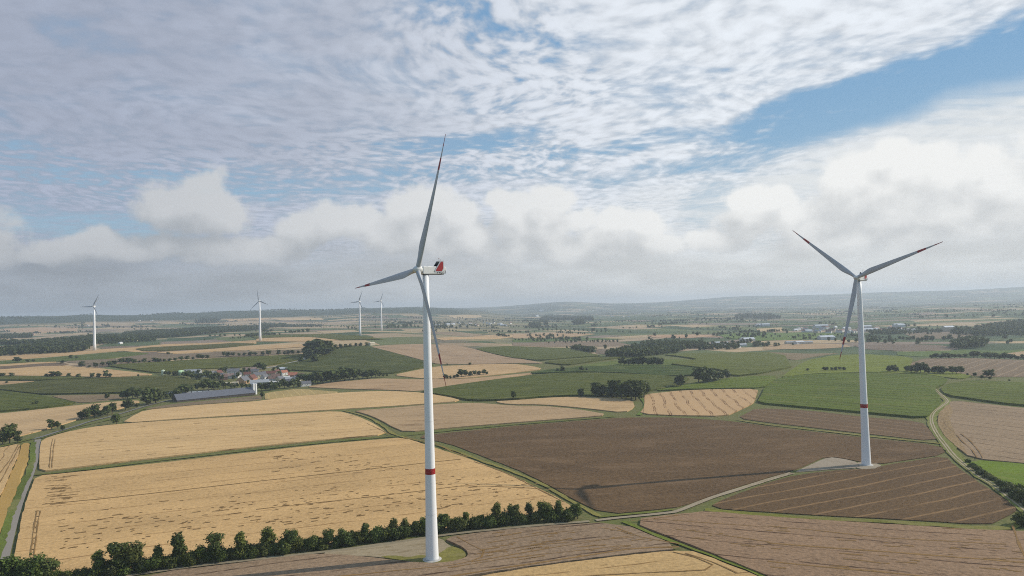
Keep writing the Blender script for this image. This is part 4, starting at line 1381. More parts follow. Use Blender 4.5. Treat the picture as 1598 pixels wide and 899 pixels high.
LT = (1.9, 1.75, 1.5)
HR = [(-22, 886, 'broad', 1), (8, 878, 'broad', 1), (33, 875, 'broad', 1), (52, 871, 'broad', 1), (73, 874, 'broad', 1), (152, 864, 'thin', LT), (186, 852, 'broad', 1), (208, 855, 'broad', 1),
      (245, 857, 'thin', 1), (280, 838, 'tall', 1), (312, 851, 'broad', 1), (336, 837, 'broad', 1), (374, 832, 'thin', LT), (419, 824, 'tall', LT), (455, 829, 'broad', 1), (480, 839, 'broad', 1),
      (513, 829, 'broad', 1), (536, 827, 'broad', 1), (550, 829, 'tall', 1), (571, 816, 'tall', 1), (598, 826, 'broad', 1), (616, 810, 'tall', 1), (633, 811, 'tall', 1), (648, 812, 'tall', 1), (664, 809, 'broad', 1),
      (694, 799, 'broad', 1), (727, 799, 'tall', (1.5, 1.5, 1.2)), (752, 801, 'broad', 1), (775, 786, 'tall', 1), (797, 789, 'tall', 1), (806, 787, 'tall', 1), (827, 786, 'tall', 1), (849, 779, 'broad', 1),
      (872, 781, 'tall', 1), (901, 783, 'broad', 1)]
HG = 'trees of the hedgerow below the golden field'
for i, (x, top, kind, tint) in enumerate(HR):
    tint = (1, 1, 1) if tint == 1 else tint
    b = hedge_y(x) - 1
    what = {'broad': 'dark rounded hedgerow tree', 'tall': 'dark pointed hedgerow tree', 'thin': 'thin pale hedgerow tree'}[kind]
    if tint != (1, 1, 1): what = 'pale green hedgerow tree'
    k = 'tall' if kind == 'thin' else kind
    tree_px(x, b, top, k, '%s below the golden field, %s from the left' % (what, ORD[i]), HG, width=1.25 if k == 'tall' else 1.12, tint=tint)
bx = [-10, 20, 60, 88, 103, 117, 130, 143, 165, 176, 197, 220, 232, 246, 262, 268, 292, 300, 322, 348, 360, 386, 398, 408, 430, 442, 467, 492, 503, 524, 543, 561, 582, 590, 606, 625, 641, 656, 680, 711, 719, 740, 763, 786, 815, 838, 861, 886]
for i, x in enumerate(bx):
    b = hedge_y(x) - random.uniform(-0.5, 1.5)
    w = 'low dense shrub in the front hedgerow, %s shrub from the left' % ORD[i]
    tree_px(x, b, b - random.uniform(17, 25) * (0.8 if x < 150 else 1.0), 'bush', w, 'shrubs filling the front hedgerow', width=random.uniform(0.75, 1.05))

# rows and clumps: (where, group, kind, [(x, base, top, width)])
CL = [
    ('by the village road', 'trees along the village road', 'broad',
     [(15, 692, 669, 1.1), (4, 694, 676, 1.0), (27, 691, 676, 1.0), (80, 670, 657, 1.2), (90, 669, 660, 1.1), (127, 654, 642, 1.2), (136, 654, 640, 1.1), (147, 651, 632, 1.2), (158, 651, 641, 1.1),
      (168, 648, 633, 1.2), (175, 646, 632, 1.2), (182, 662, 646, 1.2), (196, 639, 626, 1.1), (203, 640, 625, 1.0), (213, 637, 631, 1.1), (97, 672, 664, 1.0)]),
    ('left of the solar barn', 'clump of trees left of the barn', 'broad',
     [(192, 622, 611, 1.2), (199, 622, 608, 1.2), (207, 622, 608, 1.2), (215, 621, 607, 1.2), (224, 620, 610, 1.1), (229, 632, 612, 1.0), (235, 631, 610, 1.1), (243, 629, 608, 1.1), (251, 623, 610, 1.1), (259, 622, 612, 1.1),
      (268, 621, 612, 1.1), (276, 620, 606, 1.1), (283, 617, 603, 1.1), (292, 616, 602, 1.1), (167, 623, 614, 0.9)]),
    ('behind the solar barn', 'clump of trees behind the barn', 'broad',
     [(318, 610, 597, 1.2), (325, 609, 594, 1.2), (333, 608, 594, 1.2), (340, 607, 596, 1.1), (349, 606, 598, 1.0), (299, 612, 603, 1.0), (308, 608, 598, 1.1), (357, 604, 597, 1.0), (371, 605, 599, 1.0), (384, 605, 599, 1.0), (352, 604, 597.5, 1.1), (361, 606, 599, 1.1), (366, 605.5, 600, 1.1), (378, 606, 599.5, 1.1), (390, 606, 600.5, 1.0), (346, 603, 595, 1.1)]),
    ('among the village roofs', 'trees among the village houses', 'broad',
     [(258, 585, 579, 1.2), (264, 586, 579, 1.2), (271, 586, 580, 1.2), (276, 586, 579, 1.1), (287, 588, 580, 1.2), (293, 590, 580, 1.2), (299, 591, 581, 1.2), (306, 592, 583, 1.2), (312, 592, 582, 1.1), (309, 583, 577, 1.2),
      (321, 590, 580, 1.1), (327, 592, 581, 1.1), (334, 593, 582, 1.2), (341, 592, 583, 1.1), (345, 584, 574, 1.2), (352, 581, 572, 1.2), (347, 593, 585, 1.0), (362, 580, 573, 1.1), (364, 594, 587, 0.9), (371, 590, 582, 0.9),
      (376, 588, 578, 1.1), (381, 583, 575, 1.0), (387, 599, 594, 0.9), (388, 584, 575, 1.0), (398, 579, 570, 1.1), (406, 577, 565, 1.3), (412, 580, 570, 1.0), (418, 594, 588, 1.0), (425, 594, 587, 1.0), (427, 582, 574, 1.0),
      (436, 588, 580, 1.0), (434, 579, 573, 1.0), (449, 583, 573, 1.2), (464, 596, 588, 1.1), (468, 594, 583, 1.1), (440, 600, 591, 1.1)]),
    ('along the lower village edge', 'trees on the lower edge of the village', 'broad',
     [(400, 609, 601, 1.1), (408, 610, 600, 1.2), (415, 609, 598, 1.2), (422, 609, 597, 1.2), (429, 608, 597, 1.2), (436, 607, 597, 1.2), (444, 606, 594, 1.2), (451, 605, 594, 1.2), (458, 605, 593, 1.2), (466, 604, 594, 1.1),
      (409.5, 622, 612, 0.8), (405, 605, 597, 1.1)]),
    ('in the long grove right of the village', 'long grove right of the village', 'broad',
     [(474, 595, 583, 1.2), (480, 597, 584, 1.2), (487, 598, 582, 1.2), (489, 600, 588, 1.2), (496, 599, 582, 1.2), (503, 598, 580, 1.2), (510, 597, 577, 1.2), (517, 597, 576, 1.3), (524, 596, 579, 1.2), (531, 595, 577, 1.2), (538, 594, 575, 1.3),
      (545, 593, 574, 1.3), (552, 592, 574, 1.3), (559, 591, 577, 1.2), (566, 590, 578, 1.2), (573, 590, 577, 1.2), (580, 589, 577, 1.2), (586, 589, 578, 1.2), (592, 588, 580, 1.1), (598, 588, 583, 1.2), (604, 588, 584, 1.2)]),
    ('in the long row behind the village', 'tree row behind the village', 'broad',
     [(149, 573, 567, 1.2), (160, 570, 565, 1.1), (171, 571, 564, 1.1), (179, 569, 563, 1.3), (189, 568, 561, 1.3), (200, 567, 559, 1.3), (209, 567, 561, 1.2), (217, 566, 563, 1.3), (225, 566, 560, 1.2), (233, 566, 563, 1.2), (242, 566, 558.5, 1.1),
      (249, 565.5, 560, 1.2), (257, 565, 561, 1.2), (265, 564, 559.5, 1.2), (273, 563, 558.5, 1.2), (283, 562, 556.5, 1.2), (292, 561.5, 556, 1.3), (301, 561, 557.5, 1.2), (309, 560.5, 554, 1.1), (316, 560, 553.5, 1.1),
      (324, 559.5, 554.5, 1.2), (349, 556, 550, 0.8), (356, 556.5, 549.5, 1.1), (364, 556, 551, 1.2), (373, 555.5, 551.5, 1.2), (381, 555, 550.5, 1.2), (391, 555, 549, 1.3), (399, 555, 550.5, 1.2), (410, 554.5, 549, 1.1),
      (419, 554.5, 548, 1.2), (435, 554, 546.5, 0.9), (444, 553.5, 548.5, 1.0), (450, 553, 547, 1.0), (457, 553, 547, 1.2), (466, 552.5, 548, 1.1), (475, 552, 547, 1.1)]),
    ('scattered over the left fields', 'scattered field trees on the left', 'broad',
     [(3, 588, 583, 1.3), (18, 588, 583, 1.3), (73, 588.5, 584.5, 1.2), (82, 588, 581, 1.3), (90, 588, 580.5, 1.3), (107, 588.5, 583.5, 1.1), (122, 589.5, 584.5, 1.3), (144, 590, 584, 1.3), (154, 589.5, 583, 1.2), (165, 589, 580, 1.2),
      (172, 589, 583, 1.1), (216, 588, 585, 1.2), (57, 632, 627, 1.2), (51, 633, 629, 1.0), (10, 598.5, 596, 1.2), (28, 566, 559.5, 1.4), (44, 565, 561, 1.3), (52, 564.5, 561.5, 1.3), (98, 567, 563, 1.3), (127, 572.5, 565.5, 1.3), (139, 574, 571, 1.2),
      (110, 559, 555, 1.3), (119, 559, 556, 1.5), (262, 553, 550, 1.6)]),
    ('in the tall clump behind the village', 'tall clump behind the village', 'tall',
     [(484, 553, 534, 1.5), (488, 557, 532, 1.5), (493, 556, 531, 1.6), (499, 555, 531.5, 1.6), (505, 554, 532, 1.6), (511, 552, 532, 1.6), (483, 560, 546, 1.5), (478, 561, 551, 1.5), (517, 549, 537, 1.5), (524, 546, 538, 1.6), (532, 545, 537.5, 1.6),
      (540, 543, 537, 1.6), (547, 542, 536.5, 1.6), (555, 541, 536, 1.5), (563, 540.5, 535, 1.6), (572, 540, 534.5, 1.6), (492, 565, 553, 1.4), (470, 565, 557, 1.4)]),
    ('in the small spinney in wheat', 'spinney in the wheat', 'broad',
     [(694, 591, 583, 1.1), (698, 591, 585, 1.0), (703, 591, 586, 1.1), (709, 590, 585, 1.2), (714, 590, 584, 1.2), (720, 588.5, 577, 1.2), (727, 588, 578, 1.3), (734, 587, 579.5, 1.3), (741, 586, 579, 1.3), (748, 585.5, 578, 1.3), (755, 585, 577.5, 1.3),
      (760, 584.5, 579.5, 1.2), (698, 570, 567.5, 1.3), (733, 570, 565.5, 1.4)]),
    ('in the clump above the striped wheat', 'clump above the striped wheat field', 'broad',
     [(802, 624, 611, 1.0), (907, 619, 604, 1.1), (928, 618.5, 597, 1.0), (935, 619, 596, 1.1), (942, 619, 599, 1.1), (955, 620, 593, 1.0), (963, 620, 591, 1.1), (970, 621, 595, 1.1), (977, 622, 594, 1.1), (985, 624, 594, 1.2),
      (992, 624, 594, 1.1), (999, 621, 595, 1.1), (1005, 617, 593, 1.1), (1010, 614, 597, 1.0), (950, 621, 606, 1.0), (936, 620, 606, 1.0)]),
    ('in the middle green fields', 'field trees in the middle distance', 'broad',
     [(878, 580, 571.5, 1.4), (870, 580, 575, 1.3), (908, 579, 571, 1.3), (916, 579.5, 574, 1.1), (1062, 604, 583, 1.1), (1090, 598, 577, 1.1), (1097, 598, 574, 1.1), (1104, 597, 576, 1.1), (1112, 596, 580, 1.1), (1120, 595, 582, 1.1),
      (1127, 593, 584, 1.1), (1134, 591, 576, 1.0), (968, 569, 559, 1.2), (974, 570, 557.5, 1.2), (981, 570, 559, 1.2), (989, 570, 556, 1.2), (996, 570, 556, 1.2), (1003, 570, 555, 1.2), (1011, 570, 557, 1.2), (1018, 570, 556, 1.2), (1025, 570, 557, 1.2),
      (1031, 570, 557.5, 1.2)]),
    ('on the bright green field', 'trees on the bright green field', 'broad',
     [(1260, 579, 575.5, 1.5), (1286, 578, 572.5, 1.3), (1291, 578, 573, 1.3), (1298, 578, 573.5, 1.3), (1304, 578, 573, 1.4), (1311, 578, 573.5, 1.4), (1317, 578, 573, 1.4), (1388, 580, 571, 1.3), (1395, 580, 571, 1.3), (1399, 580, 573, 1.2)]),
    ('below the striped brown field', 'tree row below the striped field on the right', 'broad',
     [(1416, 580, 571, 1.2), (1423, 581, 572, 1.2), (1430, 582, 571.5, 1.2), (1437, 582, 569, 1.2), (1443, 582.5, 571, 1.2), (1449, 583, 573, 1.2), (1459, 583, 572.5, 1.2), (1467, 583.5, 572, 1.2), (1472, 583.5, 573, 1.2), (1486, 584, 574.5, 1.2),
      (1493, 584, 575, 1.2), (1500, 584, 574.5, 1.2), (1510, 586, 583, 1.3), (1521, 588, 583, 1.3), (1540, 588, 579, 1.3), (1547, 588, 579, 1.3), (1532, 592, 587, 1.3), (1545, 592, 588, 1.3), (1575, 595, 593, 1.5)]),
    ('in the hedge above the brown field', 'hedge above the striped field on the right', 'broad',
     [(1454, 559, 554, 1.4), (1461, 559, 552, 1.4), (1468, 559, 554, 1.4), (1475, 559, 552.5, 1.4), (1482, 559, 553, 1.4), (1490, 559, 554, 1.4), (1498, 558.5, 553, 1.4), (1506, 558, 552.5, 1.3), (1519, 557.5, 549, 1.2), (1525, 557.5, 549, 1.2),
      (1538, 559, 550.5, 1.3), (1545, 559, 551, 1.3), (1552, 559.5, 553, 1.3), (1560, 560, 553.5, 1.3), (1568, 560, 551.5, 1.2), (1577, 560.5, 553.5, 1.3), (1588, 561, 556, 1.3), (1597, 561, 555, 1.3)]),
]
lit_r = random.Random(3)
for where, grp, kind, items in CL:
    items = sorted(items)
    n = len(items)
    for i, (x, b, tp, w) in enumerate(items):
        if i < n / 2: od = ORD[i] + ' from the left'
        else: od = ('' if i == n - 1 else ORD[n - 1 - i] + ' from the ') + ('rightmost' if i == n - 1 else 'right')
        if i == 0: od = 'leftmost'
        sh = 'dark rounded tree' if kind == 'broad' else 'tall dark pointed tree'
        tree_px(x, b, tp - 0.4, kind, '%s %s, %s' % (sh, where, od), grp, width=w, tint=(lit_r.uniform(0.8, 1.25),) * 3)
# right edge: shrubs and trees along the field path
SH = [(1512, 722, 716, 1.2), (1518, 729, 722, 1.2), (1525, 735, 727, 1.2), (1533, 741, 733, 1.2), (1541, 746, 738, 1.2), (1549, 750, 743, 1.2), (1556, 754, 747, 1.1), (1563, 759, 750, 1.1), (1571, 764, 752, 1.1), (1579, 768, 756, 1.1), (1586, 775, 763, 1.0),
      (1594, 780, 764, 1.0), (1603, 786, 766, 1.0), (1600, 791, 782, 1.0), (1580, 778, 768, 1.2), (1568, 768, 760, 1.2)]
for i, (x, b, tp, w) in enumerate(sorted(SH)):
    tree_px(x, b, tp, 'bush', 'dark shrub in the hedge beside the clover field at right, %s from its upper end' % ORD[i], 'shrubs beside the clover field', width=w * 0.95)
tree_px(1600, 820, 800, 'bush', 'large round dark bush at the right edge, at the corner of the ploughed field', None, 1.0)
tree_px(1594, 776, 757, 'broad', 'dark rounded tree rising over the shrubs beside the clover field', None, 1.1)
print('trees', TREES[0])


# woods that read as one mass
def wood(name, specs, label, kindv='stuff'):
    """specs: (pixel polygon of the footprint, tree height m, spacing m)"""
    VS = []; FS = []; off = 0
    base = [leaf_cloud(crown_lobes('broad', 300 + q), 130, 0.105, 70 + q) for q in range(5)]
    for poly, h, sp in specs:
        P = [tuple(p) for p in ats(poly)]
        a = np.array(P); mn, mx = a.min(0), a.max(0)
        gx, gy = np.meshgrid(np.arange(mn[0], mx[0], sp), np.arange(mn[1], mx[1], sp))
        gx = gx.ravel() + rng.uniform(-.45, .45, gx.size) * sp; gy = gy.ravel() + rng.uniform(-.45, .45, gy.size) * sp
        ins = pip(gx, gy, P)
        for x, y in zip(gx[ins], gy[ins]):
            V, F = base[rng.integers(5)]
            hh = h * rng.uniform(0.65, 1.25); w = hh * rng.uniform(0.9, 1.25)
            an = rng.uniform(0, 6.28); c, s = math.cos(an), math.sin(an)
            Q = np.column_stack([(V[:, 0] * c - V[:, 1] * s) * w + x, (V[:, 0] * s + V[:, 1] * c) * w + y, (V[:, 2] - 0.08) * hh + float(H(x, y))])
            VS.append(Q); FS.append(F + off); off += len(V)
    me = quick_mesh(name, np.vstack(VS), np.vstack(FS), [MAT['leaf']])
    o = bpy.data.objects.new(name, me); COL.objects.link(o)
    props(o, label, None, None, kindv)
    print(name, len(me.polygons))
    return o


wood('woodland', [
    ([(-40, 562), (0, 556), (60, 553), (130, 549), (140, 543), (150, 537), (215, 533), (245, 532), (205, 526), (150, 527), (110, 530), (50, 537), (60, 542), (0, 548), (-40, 551)], 17, 15),
    ([(200, 530), (250, 528), (300, 524), (350, 519), (420, 513), (420, 510), (340, 512), (280, 516), (230, 518), (190, 522)], 15, 16),
    ([(-20, 529), (50, 527), (50, 524), (-20, 525)], 16, 15), ([(-20, 538), (40, 538), (55, 535), (-20, 535)], 16, 15),
], 'broad band of dark valley woodland behind the leftmost distant turbine')
wood('woodland', [
    ([(940, 557), (1000, 558), (1030, 554), (1070, 548), (1073, 543), (1010, 539), (985, 545), (965, 551)], 17, 14),
    ([(1050, 545), (1100, 544), (1100, 540), (1045, 536), (1000, 540)], 17, 15),
    ([(1090, 547), (1150, 545), (1160, 542), (1110, 541)], 14, 16), ([(1175, 542), (1200, 541), (1200, 538), (1178, 538)], 14, 16),
], 'dark wood in the middle of the plain, left of the white farm roofs')
wood('woodland', [([(891, 545), (905, 549), (926, 551), (928, 547), (905, 544)], 15, 13)], 'small oval dark wood alone among the fields')
wood('woodland', [([(1484, 544), (1500, 545), (1538, 542), (1540, 537), (1510, 534), (1486, 540)], 20, 14)], 'tall dark grove on the right, alone on pale green meadow')
wood('woodland', [
    ([(1485, 521), (1530, 526), (1570, 524), (1600, 520), (1680, 518), (1680, 500), (1600, 503), (1560, 508), (1520, 515), (1490, 516)], 20, 22),
    ([(1360, 524), (1470, 519), (1480, 515), (1400, 515), (1350, 518)], 14, 24),
], 'large dark wood on the slope at the right edge')
wood('woodland', [([(841, 500), (927, 501), (925, 496), (850, 495)], 24, 34), ([(895, 507), (912, 507), (912, 503), (898, 503)], 28, 28), ([(825, 510.5), (844, 510.5), (844, 507), (826, 507)], 22, 26),
                  ([(849, 508), (854, 508), (854, 505), (849, 505)], 26, 22), ([(1146, 497.5), (1200, 498.5), (1220, 497), (1200, 492), (1150, 493)], 24, 40)], 'dark woods far out on the plain')
wood('woodland', [([(303, 505), (340, 504), (345, 499), (306, 499)], 22, 40), ([(405, 512), (445, 511), (447, 507), (405, 507)], 18, 26), ([(445, 511), (500, 510), (500, 508), (445, 508)], 12, 26)],
     'dark woods on the far plateau')


# lines of far trees and small copses
def far_copses():
    r_ = np.random.default_rng(5)
    base = [leaf_cloud(crown_lobes('broad', 400 + q), 42, 0.17, 90 + q) for q in range(5)]
    VS = []; FS = []; off = 0; n = 0
    while n < 5200:
        az = r_.uniform(-0.72, 0.72)
        d = 1850 + 8500 * r_.random() ** 1.25
        x, y = d * math.sin(az), d * math.cos(az)
        t = r_.random()
        if d < (2650 if az < -0.05 else 2150): continue
        if t < 0.48:
            ang = r_.uniform(0, PI); L = r_.uniform(60, 420); k = int(L / r_.uniform(11, 24)); pts = [(x + math.cos(ang) * L * i / max(k, 1), y + math.sin(ang) * L * i / max(k, 1)) for i in range(k)]
        elif t < 0.80: pts = [(x + r_.normal(0, 26), y + r_.normal(0, 14)) for _ in range(r_.integers(2, 12))]
        else:
            s = r_.uniform(40, 120); pts = [(x + r_.normal(0, s * 1.5), y + r_.normal(0, s * 0.5)) for _ in range(r_.integers(20, 60))]
        h0 = r_.uniform(7, 15)
        for (a, b) in pts:
            if r_.random() < 0.15: continue
            V, F = base[r_.integers(5)]
            hh = h0 * r_.uniform(0.6, 1.3); w = hh * r_.uniform(0.9, 1.5)
            VS.append(np.column_stack([V[:, 0] * w + a, V[:, 1] * w + b, (V[:, 2] - 0.08) * hh + float(H(a, b))])); FS.append(F + off); off += len(V); n += 1
    me = quick_mesh('distant_trees', np.vstack(VS), np.vstack(FS), [MAT['leaf']])
    o = bpy.data.objects.new('distant_trees', me); COL.objects.link(o)
    props(o, 'countless far hedges and copses dotted over the plain towards the horizon', None, None, 'stuff')


far_copses()

# ------------------------------------------------------------------ buildings
BM = {}


def bmat(c, rough=0.8):
    k = tuple(round(v, 3) for v in c)
    if k not in BM: BM[k] = plain('paint_' + str(len(BM)), c, rough, 0.12, 0.6)
    return BM[k]


WHITE = (0.62, 0.60, 0.56); CREAM = (0.55, 0.47, 0.34); OCHRE = (0.42, 0.27, 0.15); ORANGE = (0.48, 0.24, 0.14); GREYR = (0.13, 0.13, 0.14); REDR = (0.15, 0.058, 0.042); ORR = (0.34, 0.13, 0.075)
BROWN = (0.16, 0.10, 0.08); PINK = (0.26, 0.18, 0.15); LGREY = (0.30, 0.31, 0.32); SOLAR = (0.12, 0.125, 0.145); DARKW = (0.18, 0.13, 0.10); METAL = (0.50, 0.52, 0.54)
WINDOW = plain('window_glass', (0.04, 0.05, 0.06), 0.2, 0.02, 1.0, 0.5)


def house(px, py, L, W, hw, pitch, deg, wall, roof, label, group='houses of the village', name='house', cat='house', chim=True, detail=True, P=None):
    """ridge along local x; the base stands where the photo shows it"""
    if P is None: P = at(px, py)
    z = float(H(P[0], P[1]))
    r = empty(name, (P[0], P[1], z), rad(deg))
    props(r, label, cat, group)
    hl, w2 = L / 2, W / 2
    rise = w2 * math.tan(rad(pitch))
    # walls with gable ends (pentagon across y, along x)
    pent = [(-w2, -1.0), (w2, -1.0), (w2, hw), (0, hw + rise), (-w2, hw)]
    n = len(pent)
    V = [(-hl, a, b) for a, b in pent] + [(hl, a, b) for a, b in pent]
    F = [tuple(reversed(range(n))), tuple(range(n, 2 * n))] + [(i, (i + 1) % n, n + (i + 1) % n, n + i) for i in (0, 1, 4)]
    wl = mesh_obj('wall', V, F, bmat(wall), r)
    e = 0.5; o2 = 0.45; th = 0.22
    dz = e * math.tan(rad(pitch))
    prof = [(-w2 - e, hw - dz + 0.02), (0, hw + rise + 0.02), (w2 + e, hw - dz + 0.02), (w2 + e, hw - dz + th), (0, hw + rise + th + 0.05), (-w2 - e, hw - dz + th)]
    V = [(-hl - o2, a, b) for a, b in prof] + [(hl + o2, a, b) for a, b in prof]
    n = 6
    F = [(0, 1, 4, 5), (1, 2, 3, 4), (6 + 5, 6 + 4, 6 + 1, 6 + 0), (6 + 4, 6 + 3, 6 + 2, 6 + 1)] + [(i, n + i, n + (i + 1) % n, (i + 1) % n) for i in range(n)]
    rf = mesh_obj('roof', V, F, bmat(roof, 0.7), r)
    if chim: MB().box(hl * 0.35 - 0.4, hl * 0.35 + 0.4, -0.9, -0.1, hw + rise * 0.5, hw + rise + 1.1).build('chimney', bmat(BROWN), rf)
    if detail:
        for s in (-1, 1):
            k = max(2, int(L / 4))
            for i in range(k):
                x = -hl + (i + 0.5) * L / k
                y0 = s * (w2 + 0.01); y1 = s * (w2 + 0.06)
                MB().box(x - 0.55, x + 0.55, min(y0, y1), max(y0, y1), hw * 0.45, hw * 0.45 + 1.3).build('window', WINDOW, wl)
            x0 = s * (hl + 0.01); x1 = s * (hl + 0.06)
            for q in (-w2 * 0.45, w2 * 0.45):
                MB().box(min(x0, x1), max(x0, x1), q - 0.5, q + 0.5, hw * 0.45, hw * 0.45 + 1.3).build('window', WINDOW, wl)
        MB().box(-0.5, 0.5, -w2 - 0.07, -w2 - 0.01, 0, 2.1).build('door', bmat(DARKW), wl)
    return r


# deg: rotation of the ridge; 0 = ridge left-right, 90 = gable towards the camera
HS = [
    (316.5, 588, 16, 9, 3.5, 32, 8, WHITE, LGREY, 'white house with light grey roof left of the village middle'),
    (331, 586.5, 12, 9, 4, 42, 80, WHITE, GREYR, 'small house with white gable and dark roof among left village trees'),
    (357, 590, 18, 10, 3.6, 38, 12, WHITE, PINK, 'white-walled house with faded pink roof in the village middle'),
    (364, 583, 22, 11, 4, 40, 20, WHITE, GREYR, 'house with dark roof and bright white gable at the back of the village'),
    (380, 598, 20, 15, 4, 43, 82, OCHRE, GREYR, 'big ochre gabled farmhouse behind the white silos'),
    (393.5, 595, 16, 12, 4.5, 45, 84, ORANGE, REDR, 'orange gabled house right of the ochre farmhouse'),
    (405, 589.5, 22, 11, 4.5, 43, 40, CREAM, GREYR, 'house with tall cream gable and dark roof in the village'),
    (390, 580, 24, 12, 3.5, 34, 10, BROWN, PINK, 'long house with faded brown roof at the back of the village'),
    (405, 600, 30, 16, 3.5, 26, 22, WHITE, LGREY, 'wide low hall with pale grey roof in front of the village'),
    (419, 586, 26, 10, 3.5, 38, 14, CREAM, REDR, 'long house with dark red roof in the right part of the village'),
    (430, 591, 15, 11, 3.5, 38, 20, BROWN, BROWN, 'brown-roofed house between dark village trees'),
    (432, 584, 10, 8, 4, 42, 70, WHITE, REDR, 'little white gabled house with dark red roof'),
    (441, 578, 18, 10, 3.2, 22, 8, LGREY, METAL, 'light metal-roofed shed above the orange roof'),
    (443, 585, 13, 9, 4, 40, 55, WHITE, ORR, 'house with bright orange roof at the right of the village'),
    (457, 589, 16, 11, 4, 38, 15, ORANGE, ORR, 'house with reddish pink roof at the right end of the village'),
    (446, 591, 14, 7, 3, 18, 12, WHITE, WHITE, 'low white flat-looking building below the orange roof'),
    (452, 594, 16, 9, 3, 30, 25, WHITE, LGREY, 'grey-roofed house with white end wall near the village edge'),
    (430, 599, 26, 6, 3, 12, 14, WHITE, WHITE, 'long low white shed in front of the village'),
    (477, 602, 16, 10, 3.5, 34, 30, WHITE, GREYR, 'dark-roofed house with white gable beside the long grove'),
    (353, 601, 14, 7, 3, 14, 10, CREAM, CREAM, 'low pale yellow shed behind the solar barn'),
    (367, 600, 10, 7, 3, 14, 14, CREAM, CREAM, 'small pale yellow shed beside the ochre farmhouse'),
    (349, 592, 12, 9, 3.5, 40, 30, BROWN, BROWN, 'brown house half hidden in the village trees'),
    (324, 586.5, 12, 9, 4, 42, 20, WHITE, BROWN, 'white house with brown roof at the left end of the village, above a grey one'),
    (341, 585.5, 14, 10, 4, 40, 75, WHITE, REDR, 'white gable with dull red roof left of the village middle'),
    (344, 590, 13, 9, 4, 42, 15, CREAM, GREYR, 'cream house with dark roof left of the brown village house'),
    (371, 589, 14, 10, 4.5, 44, 70, WHITE, GREYR, 'white gable with black roof above the ochre farmhouse'),
    (386, 588, 12, 9, 4, 42, 20, WHITE, REDR, 'white house with dull red roof above the orange gabled one'),
    (413, 592, 13, 9, 4, 42, 75, WHITE, GREYR, 'white gable with dark roof just right of the tall cream gable'),
    (398, 583, 14, 9, 4, 40, 15, CREAM, GREYR, 'cream house with dark roof at the back behind the tall cream gable'),
    (424, 595, 12, 9, 4, 40, 20, WHITE, BROWN, 'white house with brown roof behind the long low white shed'),
    (437, 595, 13, 9, 4, 42, 70, CREAM, GREYR, 'cream gabled house with dark roof in the right part of the village'),
    (449, 600, 12, 9, 4, 40, 15, WHITE, GREYR, 'white house with dark roof among trees near the lower right village edge'),
    (463, 594, 12, 9, 4, 42, 60, WHITE, GREYR, 'white gabled house just right of the grey-roofed house'),
    (469, 589, 11, 8, 3.5, 38, 15, CREAM, BROWN, 'small cream house with brown roof at the far right of the village'),
    (397, 603, 12, 8, 3, 20, 15, LGREY, LGREY, 'small grey shed behind the white silos'),
]
for h_ in HS: house(h_[0], h_[1], h_[2] * 1.12, h_[3] * 1.15, h_[4] * 1.35, *h_[5:])
house(300, 582, 34, 18, 4, 20, 6, LGREY, LGREY, 'wide barn with light grey roof beside the pale green dome', None, 'farm_building', 'barn', chim=False)
house(259, 617, 34, 12, 3.5, 18, 8, LGREY, (0.36, 0.38, 0.40), 'low shed with pale grey roof left of the solar barn', None, 'farm_building', 'shed', chim=False)
house(309, 615, 50, 12, 3, 16, 12, LGREY, (0.30, 0.32, 0.34), 'long low shed with grey roof directly behind the solar barn', None, 'farm_building', 'shed', chim=False)
house(476, 561, 12, 8, 4, 16, 30, WHITE, WHITE, 'small white shed beside the road behind the village', None, 'farm_building', 'shed', chim=False, detail=False)

# the long barn with the dark roof and vents on its ridge
pa, pb = at(276.5, 627.5), at(398.5, 616.3)
pa2, pb2 = np.array(pa[:2]), np.array(pb[:2])
Lb = np.linalg.norm(pb2 - pa2)
dirb = (pb2 - pa2) / Lb
nb_ = np.array([-dirb[1], dirb[0]])
Wb = 32.0
mid = (pa2 + pb2) / 2 + nb_ * Wb / 2
angb = math.degrees(math.atan2(dirb[1], dirb[0]))
barn = house(0, 0, Lb, Wb, 2.8, 27, angb, (0.07, 0.055, 0.045), SOLAR, 'very long barn with dark solar roof and ridge vents at the edge of the wheat', None, 'long_barn', 'barn', chim=False, detail=False, P=(mid[0], mid[1]))
rise = Wb / 2 * math.tan(rad(27)) - 0.8
for i in range(13):
    x = -Lb / 2 + 8 + i * (Lb - 16) / 12
    MB().rings([((x, 1.2, 3.6 + rise - 1.0), 0.75), ((x, 1.2, 3.6 + rise + 1.4), 0.75), ((x, 1.2, 3.6 + rise + 1.8), 1.0), ((x, 1.2, 3.6 + rise + 2.0), 0.2)], 10).build('roof_vent', MAT['black'], barn)
sm = MB()
for i in range(int(Lb / 6)):
    x = -Lb / 2 + 3 + i * 6
    sm.box(x - 0.05, x + 0.05, -Wb / 2 - 0.06, -Wb / 2 - 0.005, 0.1, 3.2)
sm.build('wall_posts', bmat(LGREY), barn)
for i, (px, py, rr, hh, lab) in enumerate(((395.2, 615.5, 2.3, 18, 'left one of the two tall white silos at the end of the solar barn'), (399, 615, 2.3, 17, 'right one of the two tall white silos at the end of the solar barn'))):
    P = at(px, py)
    s = empty('silo', (P[0], P[1], P[2])); props(s, lab, 'silo', 'white silos beside the long barn')
    MB().rings([((0, 0, -0.5), rr), ((0, 0, hh), rr)], 20).build('drum', bmat((0.72, 0.72, 0.70)), s, smooth=False)
    MB().rings([((0, 0, hh), rr + 0.05), ((0, 0, hh + 1.2), 0.4), ((0, 0, hh + 1.6), 0.4)], 20).build('cap', bmat(METAL), s)
    MB().box(-0.25, 0.25, -rr - 0.25, -rr - 0.02, 0, hh).build('ladder', MAT['black'], s)
P = at(254.6, 584)
